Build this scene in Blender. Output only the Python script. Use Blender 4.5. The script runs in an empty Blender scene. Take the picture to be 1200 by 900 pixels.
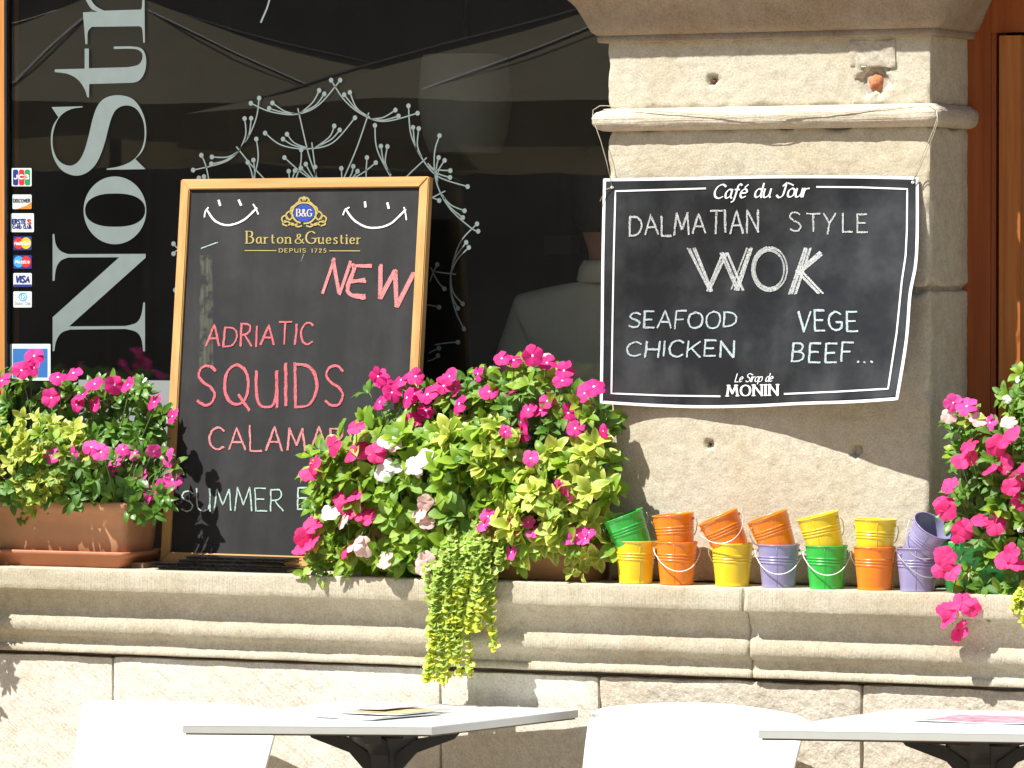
import bpy, bmesh, math, random
from mathutils import Vector, Matrix, noise, geometry
R = math.radians
rnd = random.Random(7)
scene = bpy.context.scene
COL = scene.collection

# ------------------------------------------------------------------ camera
FPX = 6000.0; TH = R(27); DIST = 11.0; EYE = 1.59
PITCH = math.atan(110 / FPX)
CAM = Vector((DIST * math.sin(TH), -DIST * math.cos(TH), EYE))
FW = Vector((-math.sin(TH) * math.cos(PITCH), math.cos(TH) * math.cos(PITCH), -math.sin(PITCH)))
RT = Vector((math.cos(TH), math.sin(TH), 0))
UP = RT.cross(FW)
cam_data = bpy.data.cameras.new('camera')
cam = bpy.data.objects.new('camera', cam_data); COL.objects.link(cam)
cam_data.sensor_width = 36; cam_data.lens = FPX / 1200 * 36
cam_data.clip_end = 500; cam_data.clip_start = 0.1
cam.matrix_world = Matrix(((RT.x, UP.x, -FW.x, CAM.x), (RT.y, UP.y, -FW.y, CAM.y), (RT.z, UP.z, -FW.z, CAM.z), (0, 0, 0, 1)))
scene.camera = cam
scene.render.resolution_x = 1024; scene.render.resolution_y = 768

# ------------------------------------------------------------------ sky and sun
SUN_EL = R(56); SUN_AZ = R(33)        # azimuth measured to the left of the wall's normal
world = bpy.data.worlds.new('World'); scene.world = world; world.use_nodes = True
wn = world.node_tree.nodes; wl = world.node_tree.links
sky = wn.new('ShaderNodeTexSky'); sky.sky_type = 'NISHITA'; sky.sun_disc = False
sky.sun_elevation = SUN_EL; sky.sun_rotation = math.pi + SUN_AZ
wn['Background'].inputs['Strength'].default_value = 0.065
wl.new(sky.outputs[0], wn['Background'].inputs['Color'])
sun_data = bpy.data.lights.new('sun', 'SUN'); sun_data.energy = 5.0; sun_data.angle = R(0.55); sun_data.color = (1.0, 0.975, 0.93)
sun = bpy.data.objects.new('sun', sun_data); COL.objects.link(sun)
sdir = Vector((-math.sin(SUN_AZ) * math.cos(SUN_EL), -math.cos(SUN_AZ) * math.cos(SUN_EL), math.sin(SUN_EL)))
sun.rotation_euler = sdir.to_track_quat('Z', 'Y').to_euler(); sun.location = sdir * 20
scene.view_settings.view_transform = 'Standard'; scene.view_settings.look = 'None'
scene.view_settings.exposure = 0.82; scene.view_settings.gamma = 1.0

# ------------------------------------------------------------------ helpers
def ray(px, py):
    return FW + RT * ((px - 600) / FPX) + UP * ((450 - py) / FPX)
def P(px, py, y=0.0):                 # the point of the plane y = const seen at a place in the photo
    d = ray(px, py); t = (y - CAM.y) / d.y
    return CAM + d * t
def PZ(px, py, z):                    # the same on a horizontal plane
    d = ray(px, py); t = (z - CAM.z) / d.z
    return CAM + d * t
def PF(px, py, f):                    # the same on a surface y = f(x, z)
    y = 0.0
    for _ in range(7):
        p = P(px, py, y); y = f(p.x, p.z)
    return P(px, py, y)
def nz(x, y, z, s=1.0):
    return noise.noise(Vector((x * s, y * s, z * s)))

def thing(name, label, cat, loc=(0, 0, 0), group=None, rot=None):
    o = bpy.data.objects.new(name, None); COL.objects.link(o); o.location = loc
    o.empty_display_size = 0.05
    if rot: o.rotation_euler = rot
    o['label'] = label; o['category'] = cat
    if group: o['group'] = group
    return o
def tag(o, label, cat, group=None):
    o['label'] = label; o['category'] = cat
    if group: o['group'] = group
    return o
def base(o):
    v = Vector((0, 0, 0))
    while o is not None: v += o.location; o = o.parent
    return v
def link(name, me, mat, parent=None):
    o = bpy.data.objects.new(name, me); COL.objects.link(o)
    if mat is not None and len(me.materials) == 0: me.materials.append(mat)
    if parent is not None: o.parent = parent
    return o
def mk(name, verts, faces, mat, parent=None, smooth=False, local=False):
    me = bpy.data.meshes.new(name)
    off = Vector((0, 0, 0)) if (parent is None or local) else base(parent)
    me.from_pydata([tuple(Vector(v) - off) for v in verts], [], faces)
    if smooth: me.polygons.foreach_set('use_smooth', [True] * len(me.polygons))
    me.update()
    return link(name, me, mat, parent)

class MB:
    def __init__(s): s.v = []; s.f = []
    def add(s, v, f):
        n = len(s.v); s.v += [Vector(a) for a in v]; s.f += [tuple(i + n for i in q) for q in f]; return s
    def box(s, c, d, M=None):
        x, y, z = [a / 2 for a in d]; c = Vector(c)
        vs = [Vector((i * x, j * y, k * z)) for k in (-1, 1) for j in (-1, 1) for i in (-1, 1)]
        if M is not None: vs = [M @ v for v in vs]
        return s.add([v + c for v in vs], [(0, 2, 3, 1), (4, 5, 7, 6), (0, 1, 5, 4), (2, 6, 7, 3), (0, 4, 6, 2), (1, 3, 7, 5)])
    def bbox(s, a, b): return s.box([(a[i] + b[i]) / 2 for i in range(3)], [abs(b[i] - a[i]) for i in range(3)])
    def tube(s, pts, r, n=6, cap=True):
        pts = [Vector(p) for p in pts]; m = len(pts)
        rs = r if isinstance(r, (list, tuple)) else [r] * m
        vs = []; u = None
        for i, p in enumerate(pts):
            t = (pts[min(i + 1, m - 1)] - pts[max(i - 1, 0)])
            t = t.normalized() if t.length > 1e-9 else Vector((0, 0, 1))
            if u is None:
                u = t.orthogonal().normalized()
            u = (u - t * u.dot(t))
            u = u.normalized() if u.length > 1e-6 else t.orthogonal().normalized()
            w = t.cross(u)
            vs += [p + (u * math.cos(k * 2 * math.pi / n) + w * math.sin(k * 2 * math.pi / n)) * rs[i] for k in range(n)]
        fs = [(i * n + k, i * n + (k + 1) % n, (i + 1) * n + (k + 1) % n, (i + 1) * n + k) for i in range(m - 1) for k in range(n)]
        if cap: fs += [tuple(range(n - 1, -1, -1)), tuple((m - 1) * n + k for k in range(n))]
        return s.add(vs, fs)
    def lathe(s, prof, n=32, c=(0, 0, 0)):
        c = Vector(c); vs = []; m = len(prof)
        for r, z in prof:
            vs += [c + Vector((r * math.cos(k * 2 * math.pi / n), r * math.sin(k * 2 * math.pi / n), z)) for k in range(n)]
        fs = [(i * n + k, i * n + (k + 1) % n, (i + 1) * n + (k + 1) % n, (i + 1) * n + k) for i in range(m - 1) for k in range(n)]
        return s.add(vs, fs)
    def build(s, name, mat, parent=None, smooth=False, local=False): return mk(name, s.v, s.f, mat, parent, smooth, local)

def rough_block(x0, x1, y0, y1, z0, z1, step=0.01, rad=0.006, amp=0.002, seed=0, edge=0.0, holes=()):
    """a stone block: every face a fine grid, edges rounded and nibbled, faces uneven"""
    mb = MB(); cen = Vector(((x0 + x1) / 2, (y0 + y1) / 2, (z0 + z1) / 2))
    def disp(p):
        r = rad * (1 + 0.8 * nz(p.x + seed, p.y, p.z, 18)) + edge * max(0, nz(p.x, p.y + seed, p.z, 22) + 0.1)
        r = max(r, 0.0008)
        c = Vector((min(max(p.x, x0 + r), x1 - r), min(max(p.y, y0 + r), y1 - r), min(max(p.z, z0 + r), z1 - r)))
        n = p - c
        n = n.normalized() if n.length > 1e-9 else Vector((0, -1, 0))
        q = c + n * r
        a = amp * (nz(p.x, p.y, p.z + seed, 9) + 0.6 * nz(p.x + seed, p.y, p.z, 35) + 0.45 * nz(p.x, p.y + seed, p.z, 90))
        q += n * a
        for (hx, hz, hr, hd) in holes:
            if p.y < y0 + 0.001:
                d = math.hypot(p.x - hx, p.z - hz) / (hr * (1 + 0.5 * nz(p.x, p.z, seed, 60)))
                if d < 1: q.y += hd * (1 - d * d) ** 0.6
        return q
    def grid(o, a, b, la, lb, st):
        na = max(1, int(la / st)); nb = max(1, int(lb / st)); vs = []
        for i in range(na + 1):
            for j in range(nb + 1):
                vs.append(disp(o + a * (la * i / na) + b * (lb * j / nb)))
        fs = [(i * (nb + 1) + j, (i + 1) * (nb + 1) + j, (i + 1) * (nb + 1) + j + 1, i * (nb + 1) + j + 1) for i in range(na) for j in range(nb)]
        mb.add(vs, fs)
    X, Y, Z = Vector((1, 0, 0)), Vector((0, 1, 0)), Vector((0, 0, 1))
    lx, ly, lz = x1 - x0, y1 - y0, z1 - z0
    grid(Vector((x0, y0, z0)), X, Z, lx, lz, step)
    grid(Vector((x1, y0, z0)), Y, Z, ly, lz, step)
    grid(Vector((x0, y1, z0)), -Y, Z, ly, lz, step) if False else grid(Vector((x0, y0, z0)), Z, Y, lz, ly, step)
    grid(Vector((x0, y0, z1)), X, Y, lx, ly, step * 1.5)
    grid(Vector((x0, y0, z0)), Y, X, ly, lx, step * 2)
    grid(Vector((x1, y1, z0)), -X, Z, lx, lz, step * 6)
    return mb

# ------------------------------------------------------------------ materials
def nodes_of(name):
    m = bpy.data.materials.new(name); m.use_nodes = True
    nt = m.node_tree; return m, nt.nodes, nt.links, nt.nodes['Principled BSDF']
def plain(name, col, rough=0.6, metal=0.0, var=0.12, scale=30, bump=0.1, bscale=120, spec=0.5, coat=0.0, transl=0.0, stretch=None):
    m, n, l, b = nodes_of(name)
    tc = n.new('ShaderNodeTexCoord'); src = tc.outputs['Object']
    if stretch:
        mp = n.new('ShaderNodeMapping'); mp.inputs['Scale'].default_value = stretch; l.new(src, mp.inputs[0]); src = mp.outputs[0]
    t = n.new('ShaderNodeTexNoise'); t.inputs['Scale'].default_value = scale; t.inputs['Detail'].default_value = 4
    l.new(src, t.inputs['Vector'])
    r = n.new('ShaderNodeValToRGB')
    r.color_ramp.elements[0].position = 0.3; r.color_ramp.elements[1].position = 0.7
    r.color_ramp.elements[0].color = tuple(c * (1 - var) for c in col) + (1,)
    r.color_ramp.elements[1].color = tuple(min(1, c * (1 + var)) for c in col) + (1,)
    l.new(t.outputs['Fac'], r.inputs[0]); l.new(r.outputs[0], b.inputs['Base Color'])
    b.inputs['Roughness'].default_value = rough; b.inputs['Metallic'].default_value = metal
    b.inputs['Specular IOR Level'].default_value = spec
    if coat: b.inputs['Coat Weight'].default_value = coat
    if bump:
        t2 = n.new('ShaderNodeTexNoise'); t2.inputs['Scale'].default_value = bscale; t2.inputs['Detail'].default_value = 3
        l.new(src, t2.inputs['Vector'])
        bp = n.new('ShaderNodeBump'); bp.inputs['Strength'].default_value = bump; bp.inputs['Distance'].default_value = 0.002
        l.new(t2.outputs['Fac'], bp.inputs['Height']); l.new(bp.outputs[0], b.inputs['Normal'])
    if transl:
        tr = n.new('ShaderNodeBsdfTranslucent'); l.new(r.outputs[0], tr.inputs[0])
        mx = n.new('ShaderNodeMixShader'); mx.inputs[0].default_value = transl
        l.new(b.outputs[0], mx.inputs[1]); l.new(tr.outputs[0], mx.inputs[2])
        l.new(mx.outputs[0], n['Material Output'].inputs['Surface'])
    return m

def stone(name, c1, c2, c3, bump=0.6, tool=None, fine=230, rough=0.9, pit=0.5):
    """weathered limestone: broad patches, ochre stains, fine bush-hammered pits, optional combed tooling"""
    m, n, l, b = nodes_of(name)
    tc = n.new('ShaderNodeTexCoord'); src = tc.outputs['Object']
    def nt(scale, detail=5, rgh=0.6, vec=src):
        t = n.new('ShaderNodeTexNoise'); t.inputs['Scale'].default_value = scale
        t.inputs['Detail'].default_value = detail; t.inputs['Roughness'].default_value = rgh
        l.new(vec, t.inputs['Vector']); return t.outputs['Fac']
    def ramp(v, a, b_, ca, cb):
        r = n.new('ShaderNodeValToRGB'); r.color_ramp.elements[0].position = a; r.color_ramp.elements[1].position = b_
        r.color_ramp.elements[0].color = ca; r.color_ramp.elements[1].color = cb; l.new(v, r.inputs[0]); return r.outputs[0]
    def mix(f, a, b_, mode='MIX'):
        x = n.new('ShaderNodeMix'); x.data_type = 'RGBA'; x.blend_type = mode
        if isinstance(f, float): x.inputs['Factor'].default_value = f
        else: l.new(f, x.inputs['Factor'])
        for k, v in ((6, a), (7, b_)):
            if isinstance(v, tuple): x.inputs[k].default_value = v
            else: l.new(v, x.inputs[k])
        return x.outputs[2]
    W = (1, 1, 1, 1); K = (0, 0, 0, 1)
    a = mix(ramp(nt(5), 0.38, 0.66, K, W), c1 + (1,), c2 + (1,))
    a = mix(ramp(nt(3.1, 7, 0.7), 0.50, 0.74, K, (0.8, 0.8, 0.8, 1)), a, c3 + (1,))
    a = mix(1.0, a, ramp(nt(fine, 3), 0.30, 0.62, (0.79, 0.785, 0.77, 1), (1.07, 1.07, 1.07, 1)), 'MULTIPLY')
    a = mix(1.0, a, ramp(nt(38, 6, 0.75), 0.30, 0.55, (0.83, 0.815, 0.79, 1), (1.03, 1.03, 1.03, 1)), 'MULTIPLY')
    vo = n.new('ShaderNodeTexVoronoi'); vo.inputs['Scale'].default_value = 55; l.new(src, vo.inputs['Vector'])
    pitm = ramp(vo.outputs['Distance'], 0.03, 0.16, (0.55, 0.52, 0.48, 1), W)
    a = mix(ramp(nt(11), 0.55, 0.75, K, (pit, pit, pit, 1)), a, mix(1.0, a, pitm, 'MULTIPLY'))
    l.new(a, b.inputs['Base Color']); b.inputs['Roughness'].default_value = rough; b.inputs['Specular IOR Level'].default_value = 0.15
    h = n.new('ShaderNodeMath'); h.operation = 'ADD'
    l.new(nt(fine * 0.8, 5, 0.7), h.inputs[0])
    h2 = n.new('ShaderNodeMath'); h2.operation = 'MULTIPLY'; h2.inputs[1].default_value = 1.5
    l.new(nt(60, 5, 0.6), h2.inputs[0]); l.new(h2.outputs[0], h.inputs[1])
    hh = h.outputs[0]
    if tool:
        mp = n.new('ShaderNodeMapping'); mp.inputs['Scale'].default_value = tool[1]
        m0 = n.new('ShaderNodeMapping'); m0.inputs['Rotation'].default_value = tool[0]; l.new(src, m0.inputs[0]); l.new(m0.outputs[0], mp.inputs[0])
        h3 = n.new('ShaderNodeMath'); h3.operation = 'MULTIPLY_ADD'; h3.inputs[1].default_value = tool[2]
        l.new(nt(1.0, 3, 0.5, mp.outputs[0]), h3.inputs[0]); l.new(hh, h3.inputs[2]); hh = h3.outputs[0]
    bp = n.new('ShaderNodeBump'); bp.inputs['Strength'].default_value = bump; bp.inputs['Distance'].default_value = 0.004
    l.new(hh, bp.inputs['Height']); l.new(bp.outputs[0], b.inputs['Normal'])
    return m

def wood(name, c1, c2, axis='z', rough=0.45, coat=0.2):
    m, n, l, b = nodes_of(name)
    tc = n.new('ShaderNodeTexCoord'); mp = n.new('ShaderNodeMapping')
    mp.inputs['Scale'].default_value = {'z': (90, 90, 3), 'x': (3, 90, 90)}[axis]
    l.new(tc.outputs['Object'], mp.inputs[0])
    t = n.new('ShaderNodeTexNoise'); t.inputs['Scale'].default_value = 1; t.inputs['Detail'].default_value = 6; t.inputs['Distortion'].default_value = 0.4
    l.new(mp.outputs[0], t.inputs['Vector'])
    r = n.new('ShaderNodeValToRGB'); r.color_ramp.elements[0].position = 0.33; r.color_ramp.elements[1].position = 0.68
    r.color_ramp.elements[0].color = c1 + (1,); r.color_ramp.elements[1].color = c2 + (1,)
    l.new(t.outputs['Fac'], r.inputs[0]); l.new(r.outputs[0], b.inputs['Base Color'])
    b.inputs['Roughness'].default_value = rough; b.inputs['Coat Weight'].default_value = coat
    bp = n.new('ShaderNodeBump'); bp.inputs['Strength'].default_value = 0.15; bp.inputs['Distance'].default_value = 0.001
    l.new(t.outputs['Fac'], bp.inputs['Height']); l.new(bp.outputs[0], b.inputs['Normal'])
    return m

def chalk(name, col, cover=0.5, scale=900, dense=1.0):
    m, n, l, b = nodes_of(name)
    b.inputs['Base Color'].default_value = col + (1,); b.inputs['Roughness'].default_value = 0.95; b.inputs['Specular IOR Level'].default_value = 0.0
    tc = n.new('ShaderNodeTexCoord'); t = n.new('ShaderNodeTexNoise'); t.inputs['Scale'].default_value = scale; t.inputs['Detail'].default_value = 3
    l.new(tc.outputs['Object'], t.inputs['Vector'])
    r = n.new('ShaderNodeValToRGB'); r.color_ramp.elements[0].position = 0.62 - cover * 0.4; r.color_ramp.elements[1].position = 0.78 - cover * 0.4
    l.new(t.outputs['Fac'], r.inputs[0])
    tr = n.new('ShaderNodeBsdfTransparent'); mx = n.new('ShaderNodeMixShader')
    r.color_ramp.elements[1].color = (dense, dense, dense, 1)
    l.new(r.outputs[0], mx.inputs[0]); l.new(tr.outputs[0], mx.inputs[1]); l.new(b.outputs[0], mx.inputs[2])
    l.new(mx.outputs[0], n['Material Output'].inputs['Surface'])
    return m

def board_mat(name, col, dust, rough=0.55, streak=(14, 14, 1.6), bumps=0.0):
    """blackboard coat with wiped chalk dust clouds and streaks"""
    m, n, l, b = nodes_of(name)
    tc = n.new('ShaderNodeTexCoord')
    mp = n.new('ShaderNodeMapping'); mp.inputs['Scale'].default_value = streak; l.new(tc.outputs['Object'], mp.inputs[0])
    t1 = n.new('ShaderNodeTexNoise'); t1.inputs['Scale'].default_value = 1; t1.inputs['Detail'].default_value = 7; l.new(mp.outputs[0], t1.inputs['Vector'])
    t2 = n.new('ShaderNodeTexNoise'); t2.inputs['Scale'].default_value = 9; t2.inputs['Detail'].default_value = 8; t2.inputs['Roughness'].default_value = 0.7
    l.new(tc.outputs['Object'], t2.inputs['Vector'])
    mu = n.new('ShaderNodeMath'); mu.operation = 'MULTIPLY'; l.new(t1.outputs['Fac'], mu.inputs[0]); l.new(t2.outputs['Fac'], mu.inputs[1])
    r = n.new('ShaderNodeValToRGB'); r.color_ramp.elements[0].position = 0.18; r.color_ramp.elements[1].position = 0.42
    r.color_ramp.elements[0].color = col + (1,); r.color_ramp.elements[1].color = dust + (1,)
    l.new(mu.outputs[0], r.inputs[0]); l.new(r.outputs[0], b.inputs['Base Color'])
    b.inputs['Roughness'].default_value = rough; b.inputs['Specular IOR Level'].default_value = 0.4
    if bumps:
        t3 = n.new('ShaderNodeTexNoise'); t3.inputs['Scale'].default_value = 7; t3.inputs['Detail'].default_value = 3; l.new(tc.outputs['Object'], t3.inputs['Vector'])
        bp = n.new('ShaderNodeBump'); bp.inputs['Strength'].default_value = bumps; bp.inputs['Distance'].default_value = 0.02
        l.new(t3.outputs['Fac'], bp.inputs['Height']); l.new(bp.outputs[0], b.inputs['Normal'])
    return m

M = {}
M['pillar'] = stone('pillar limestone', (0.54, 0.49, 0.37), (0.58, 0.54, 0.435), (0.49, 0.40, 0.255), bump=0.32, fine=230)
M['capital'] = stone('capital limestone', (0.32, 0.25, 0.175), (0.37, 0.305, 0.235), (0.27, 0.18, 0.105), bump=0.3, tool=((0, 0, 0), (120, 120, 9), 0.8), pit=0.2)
M['ledge'] = stone('ledge limestone', (0.465, 0.415, 0.31), (0.515, 0.47, 0.365), (0.395, 0.325, 0.22), bump=0.3, tool=((0, 0, 0), (330, 330, 7), 3.2), pit=0.25)
M['wall_pale'] = stone('pale wall stone', (0.65, 0.605, 0.51), (0.69, 0.655, 0.575), (0.61, 0.55, 0.45), bump=0.4, tool=((0, R(-38), 0), (14, 60, 120), 1.8), pit=0.2)
M['wall_beige'] = stone('beige wall stone', (0.54, 0.485, 0.385), (0.59, 0.54, 0.455), (0.49, 0.40, 0.285), bump=0.55, tool=((0, R(-30), 0), (30, 60, 60), 1.6), fine=160)
M['torus'] = stone('torus limestone', (0.54, 0.48, 0.38), (0.58, 0.525, 0.43), (0.48, 0.385, 0.27), bump=0.4, tool=((0, 0, 0), (7, 30, 230), 2.2), pit=0.3)
M['mortar'] = plain('dark mortar', (0.13, 0.11, 0.09), 0.95, var=0.3)
M['brick'] = plain('broken brick', (0.50, 0.19, 0.09), 0.95, var=0.35, scale=90, bump=0.8, bscale=160)
M['rust'] = plain('rusty iron', (0.16, 0.06, 0.03), 0.9, var=0.4, scale=200)
M['mortar_grey'] = plain('grey repair mortar', (0.42, 0.37, 0.30), 0.95, var=0.3, scale=90, bump=0.9, bscale=180)
M['oak'] = wood('oak board frame', (0.50, 0.27, 0.09), (0.64, 0.39, 0.15), 'z')
M['oak_x'] = wood('oak board frame horizontal', (0.50, 0.27, 0.09), (0.64, 0.39, 0.15), 'x')
M['win_wood'] = wood('orange window wood', (0.50, 0.20, 0.045), (0.62, 0.28, 0.075), 'z')
M['door_wood'] = wood('red brown door wood', (0.27, 0.055, 0.008), (0.37, 0.095, 0.016), 'z')
M['door_wood2'] = wood('light brown stile wood', (0.36, 0.105, 0.018), (0.50, 0.18, 0.038), 'z')
M['black'] = plain('black gasket and hole shade', (0.012, 0.012, 0.012), 0.5, var=0.2)
M['vinyl'] = plain('grey green vinyl', (0.19, 0.235, 0.225), 0.55, var=0.05, bump=0)
M['board'] = board_mat('slate grey blackboard', (0.013, 0.0133, 0.0142), (0.031, 0.031, 0.029), 0.6)
M['poster'] = board_mat('black chalk sheet', (0.010, 0.011, 0.013), (0.045, 0.047, 0.050), 0.42, streak=(9, 9, 7), bumps=0.25)
M['poster_white'] = plain('white print', (0.80, 0.80, 0.80), 0.4, var=0.02, bump=0)
M['chalk_pink'] = chalk('pink chalk', (0.74, 0.18, 0.21), 0.62)
M['chalk_salmon'] = chalk('salmon chalk', (0.76, 0.29, 0.29), 0.6)
M['chalk_mint'] = chalk('mint chalk', (0.45, 0.62, 0.53), 0.7)
M['chalk_white'] = chalk('white chalk', (0.62, 0.64, 0.63), 0.55, 800)
M['chalk_blue'] = chalk('pale blue chalk', (0.52, 0.62, 0.64), 0.62)
M['marker'] = plain('white marker', (0.82, 0.82, 0.80), 0.5, var=0.02, bump=0)
M['gold'] = plain('gold print', (0.42, 0.33, 0.10), 0.5, var=0.08, bump=0)
M['blue_print'] = plain('blue print', (0.02, 0.05, 0.30), 0.5, var=0.05, bump=0)
M['terracotta'] = plain('terracotta plastic', (0.54, 0.27, 0.14), 0.6, var=0.09, scale=14, bump=0.15, bscale=300)
M['terracotta_dark'] = plain('terracotta saucer', (0.45, 0.17, 0.08), 0.55, var=0.1, scale=14, bump=0.1)
M['green_pot'] = plain('green plastic pot', (0.03, 0.36, 0.07), 0.35, var=0.05)
M['soil'] = plain('potting soil', (0.03, 0.02, 0.014), 0.95, var=0.4, scale=120, bump=1, bscale=200)
M['wire'] = plain('galvanised wire', (0.62, 0.62, 0.60), 0.35, 0.6, var=0.05, bump=0)
M['wire_white'] = plain('white coated wire', (0.80, 0.79, 0.78), 0.35, 0, var=0.03, bump=0)
M['string'] = plain('hemp string', (0.52, 0.45, 0.34), 0.9, var=0.15, scale=300)
M['shirt'] = plain('off white shirt cloth', (0.86, 0.87, 0.74), 0.9, var=0.04, bump=0.3, bscale=40)
M['skin'] = plain('skin', (0.50, 0.28, 0.19), 0.55, var=0.06)
M['hair'] = plain('dark hair', (0.03, 0.02, 0.015), 0.6, var=0.3, scale=200, stretch=(1, 1, .2))
M['trousers'] = plain('black trousers', (0.02, 0.02, 0.022), 0.85, var=0.1)
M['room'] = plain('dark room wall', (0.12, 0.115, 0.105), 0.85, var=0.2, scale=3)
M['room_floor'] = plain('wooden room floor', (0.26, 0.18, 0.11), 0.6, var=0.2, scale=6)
M['lampshade'] = plain('grey lampshade cloth', (0.40, 0.40, 0.36), 0.9, var=0.05)
M['paper'] = plain('pale paper', (0.60, 0.62, 0.63), 0.6, var=0.04)
M['shiny_black'] = plain('shiny black plastic', (0.012, 0.012, 0.013), 0.18, var=0.3, scale=60, bump=0.4, bscale=90)
M['chair'] = plain('white moulded plastic', (0.86, 0.86, 0.85), 0.4, var=0.015, bump=0.02)
M['table'] = plain('white laminate', (0.74, 0.755, 0.74), 0.3, var=0.02, bump=0, coat=0.3)
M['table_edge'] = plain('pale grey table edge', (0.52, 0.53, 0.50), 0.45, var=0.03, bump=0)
M['base_metal'] = plain('anthracite cast metal', (0.030, 0.031, 0.034), 0.45, 0.3, var=0.1)
M['chrome'] = plain('brushed chair leg metal', (0.5, 0.5, 0.5), 0.3, 0.9, var=0.05)
M['canvas'] = plain('khaki parasol canvas', (0.29, 0.245, 0.145), 0.85, var=0.08, scale=5, transl=0.4)
M['pole'] = plain('dark parasol pole', (0.04, 0.03, 0.025), 0.5)
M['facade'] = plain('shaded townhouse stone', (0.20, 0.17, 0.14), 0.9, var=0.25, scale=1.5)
M['facade_dark'] = plain('dark window pane', (0.02, 0.025, 0.03), 0.15)
M['shutter'] = plain('dark green shutter', (0.03, 0.07, 0.05), 0.6)

def glass_mat():
    m = bpy.data.materials.new('window glass'); m.use_nodes = True; n = m.node_tree.nodes; l = m.node_tree.links; n.clear()
    o = n.new('ShaderNodeOutputMaterial'); t = n.new('ShaderNodeBsdfTransparent'); g = n.new('ShaderNodeBsdfGlossy'); g.inputs['Roughness'].default_value = 0.0
    t.inputs[0].default_value = (0.93, 0.94, 0.92, 1)
    f = n.new('ShaderNodeFresnel'); f.inputs[0].default_value = 1.5; mx = n.new('ShaderNodeMixShader')
    tc = n.new('ShaderNodeTexCoord'); ns = n.new('ShaderNodeTexNoise'); ns.inputs['Scale'].default_value = 1.3; ns.inputs['Detail'].default_value = 1
    bp = n.new('ShaderNodeBump'); bp.inputs['Strength'].default_value = 0.35; bp.inputs['Distance'].default_value = 0.004
    l.new(tc.outputs['Object'], ns.inputs['Vector']); l.new(ns.outputs['Fac'], bp.inputs['Height']); l.new(bp.outputs[0], g.inputs['Normal'])
    l.new(f.outputs[0], mx.inputs[0]); l.new(t.outputs[0], mx.inputs[1]); l.new(g.outputs[0], mx.inputs[2]); df = n.new('ShaderNodeBsdfDiffuse'); df.inputs[0].default_value = (.8, .8, .78, 1); m2 = n.new('ShaderNodeMixShader')
    dn = n.new('ShaderNodeTexNoise'); dn.inputs['Scale'].default_value = 4; dn.inputs['Detail'].default_value = 6; l.new(tc.outputs['Object'], dn.inputs['Vector'])
    mr = n.new('ShaderNodeMapRange'); mr.inputs[3].default_value = .001; mr.inputs[4].default_value = .009; l.new(dn.outputs['Fac'], mr.inputs[0]); l.new(mr.outputs[0], m2.inputs[0])
    l.new(mx.outputs[0], m2.inputs[1]); l.new(df.outputs[0], m2.inputs[2]); l.new(m2.outputs[0], o.inputs[0])
    return m
M['glass'] = glass_mat()

def leaf_mat(name, ca, cb, rim=None, transl=0.32, rough=0.38):
    """leaf colour varies from leaf to leaf (object info) and over each blade; paler margin where variegated"""
    m, n, l, b = nodes_of(name)
    oi = n.new('ShaderNodeObjectInfo'); tc = n.new('ShaderNodeTexCoord')
    geo = n.new('ShaderNodeNewGeometry')
    ad = n.new('ShaderNodeMath'); ad.operation = 'ADD'; l.new(oi.outputs['Random'], ad.inputs[0]); l.new(geo.outputs['Random Per Island'], ad.inputs[1])
    fr = n.new('ShaderNodeMath'); fr.operation = 'FRACT'; l.new(ad.outputs[0], fr.inputs[0])
    r = n.new('ShaderNodeValToRGB'); r.color_ramp.elements[0].color = ca + (1,); r.color_ramp.elements[1].color = cb + (1,)
    l.new(fr.outputs[0], r.inputs[0]); colr = r.outputs[0]
    at = n.new('ShaderNodeAttribute'); at.attribute_name = 'margin'
    if rim:
        mx = n.new('ShaderNodeMix'); mx.data_type = 'RGBA'; l.new(at.outputs['Fac'], mx.inputs['Factor']); l.new(colr, mx.inputs[6]); mx.inputs[7].default_value = rim + (1,)
        colr = mx.outputs[2]
    ns = n.new('ShaderNodeTexNoise'); ns.inputs['Scale'].default_value = 60; l.new(tc.outputs['Object'], ns.inputs['Vector'])
    bp = n.new('ShaderNodeBump'); bp.inputs['Strength'].default_value = 0.3; bp.inputs['Distance'].default_value = 0.002
    l.new(ns.outputs['Fac'], bp.inputs['Height']); l.new(bp.outputs[0], b.inputs['Normal'])
    l.new(colr, b.inputs['Base Color']); b.inputs['Roughness'].default_value = rough; b.inputs['Specular IOR Level'].default_value = 0.45
    tr = n.new('ShaderNodeBsdfTranslucent'); hs = n.new('ShaderNodeHueSaturation'); hs.inputs['Value'].default_value = 1.5; hs.inputs['Hue'].default_value = 0.485
    l.new(colr, hs.inputs['Color']); l.new(hs.outputs[0], tr.inputs[0])
    sm = n.new('ShaderNodeMixShader'); sm.inputs[0].default_value = transl
    l.new(b.outputs[0], sm.inputs[1]); l.new(tr.outputs[0], sm.inputs[2]); l.new(sm.outputs[0], n['Material Output'].inputs['Surface'])
    return m
M['leaf_green'] = leaf_mat('green vinca leaf', (0.065, 0.17, 0.02), (0.15, 0.31, 0.04))
M['leaf_lime'] = leaf_mat('lime leaf', (0.24, 0.38, 0.03), (0.46, 0.55, 0.06), rim=(0.66, 0.66, 0.18))
M['leaf_mid'] = leaf_mat('bright green leaf', (0.15, 0.30, 0.025), (0.31, 0.46, 0.04))
M['leaf_jenny'] = leaf_mat('creeping leaf', (0.30, 0.44, 0.08), (0.44, 0.56, 0.12))
M['leaf_jenny_y'] = leaf_mat('yellow creeping leaf', (0.42, 0.52, 0.05), (0.60, 0.62, 0.07))
M['stem'] = plain('green stem', (0.12, 0.20, 0.05), 0.6)
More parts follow.
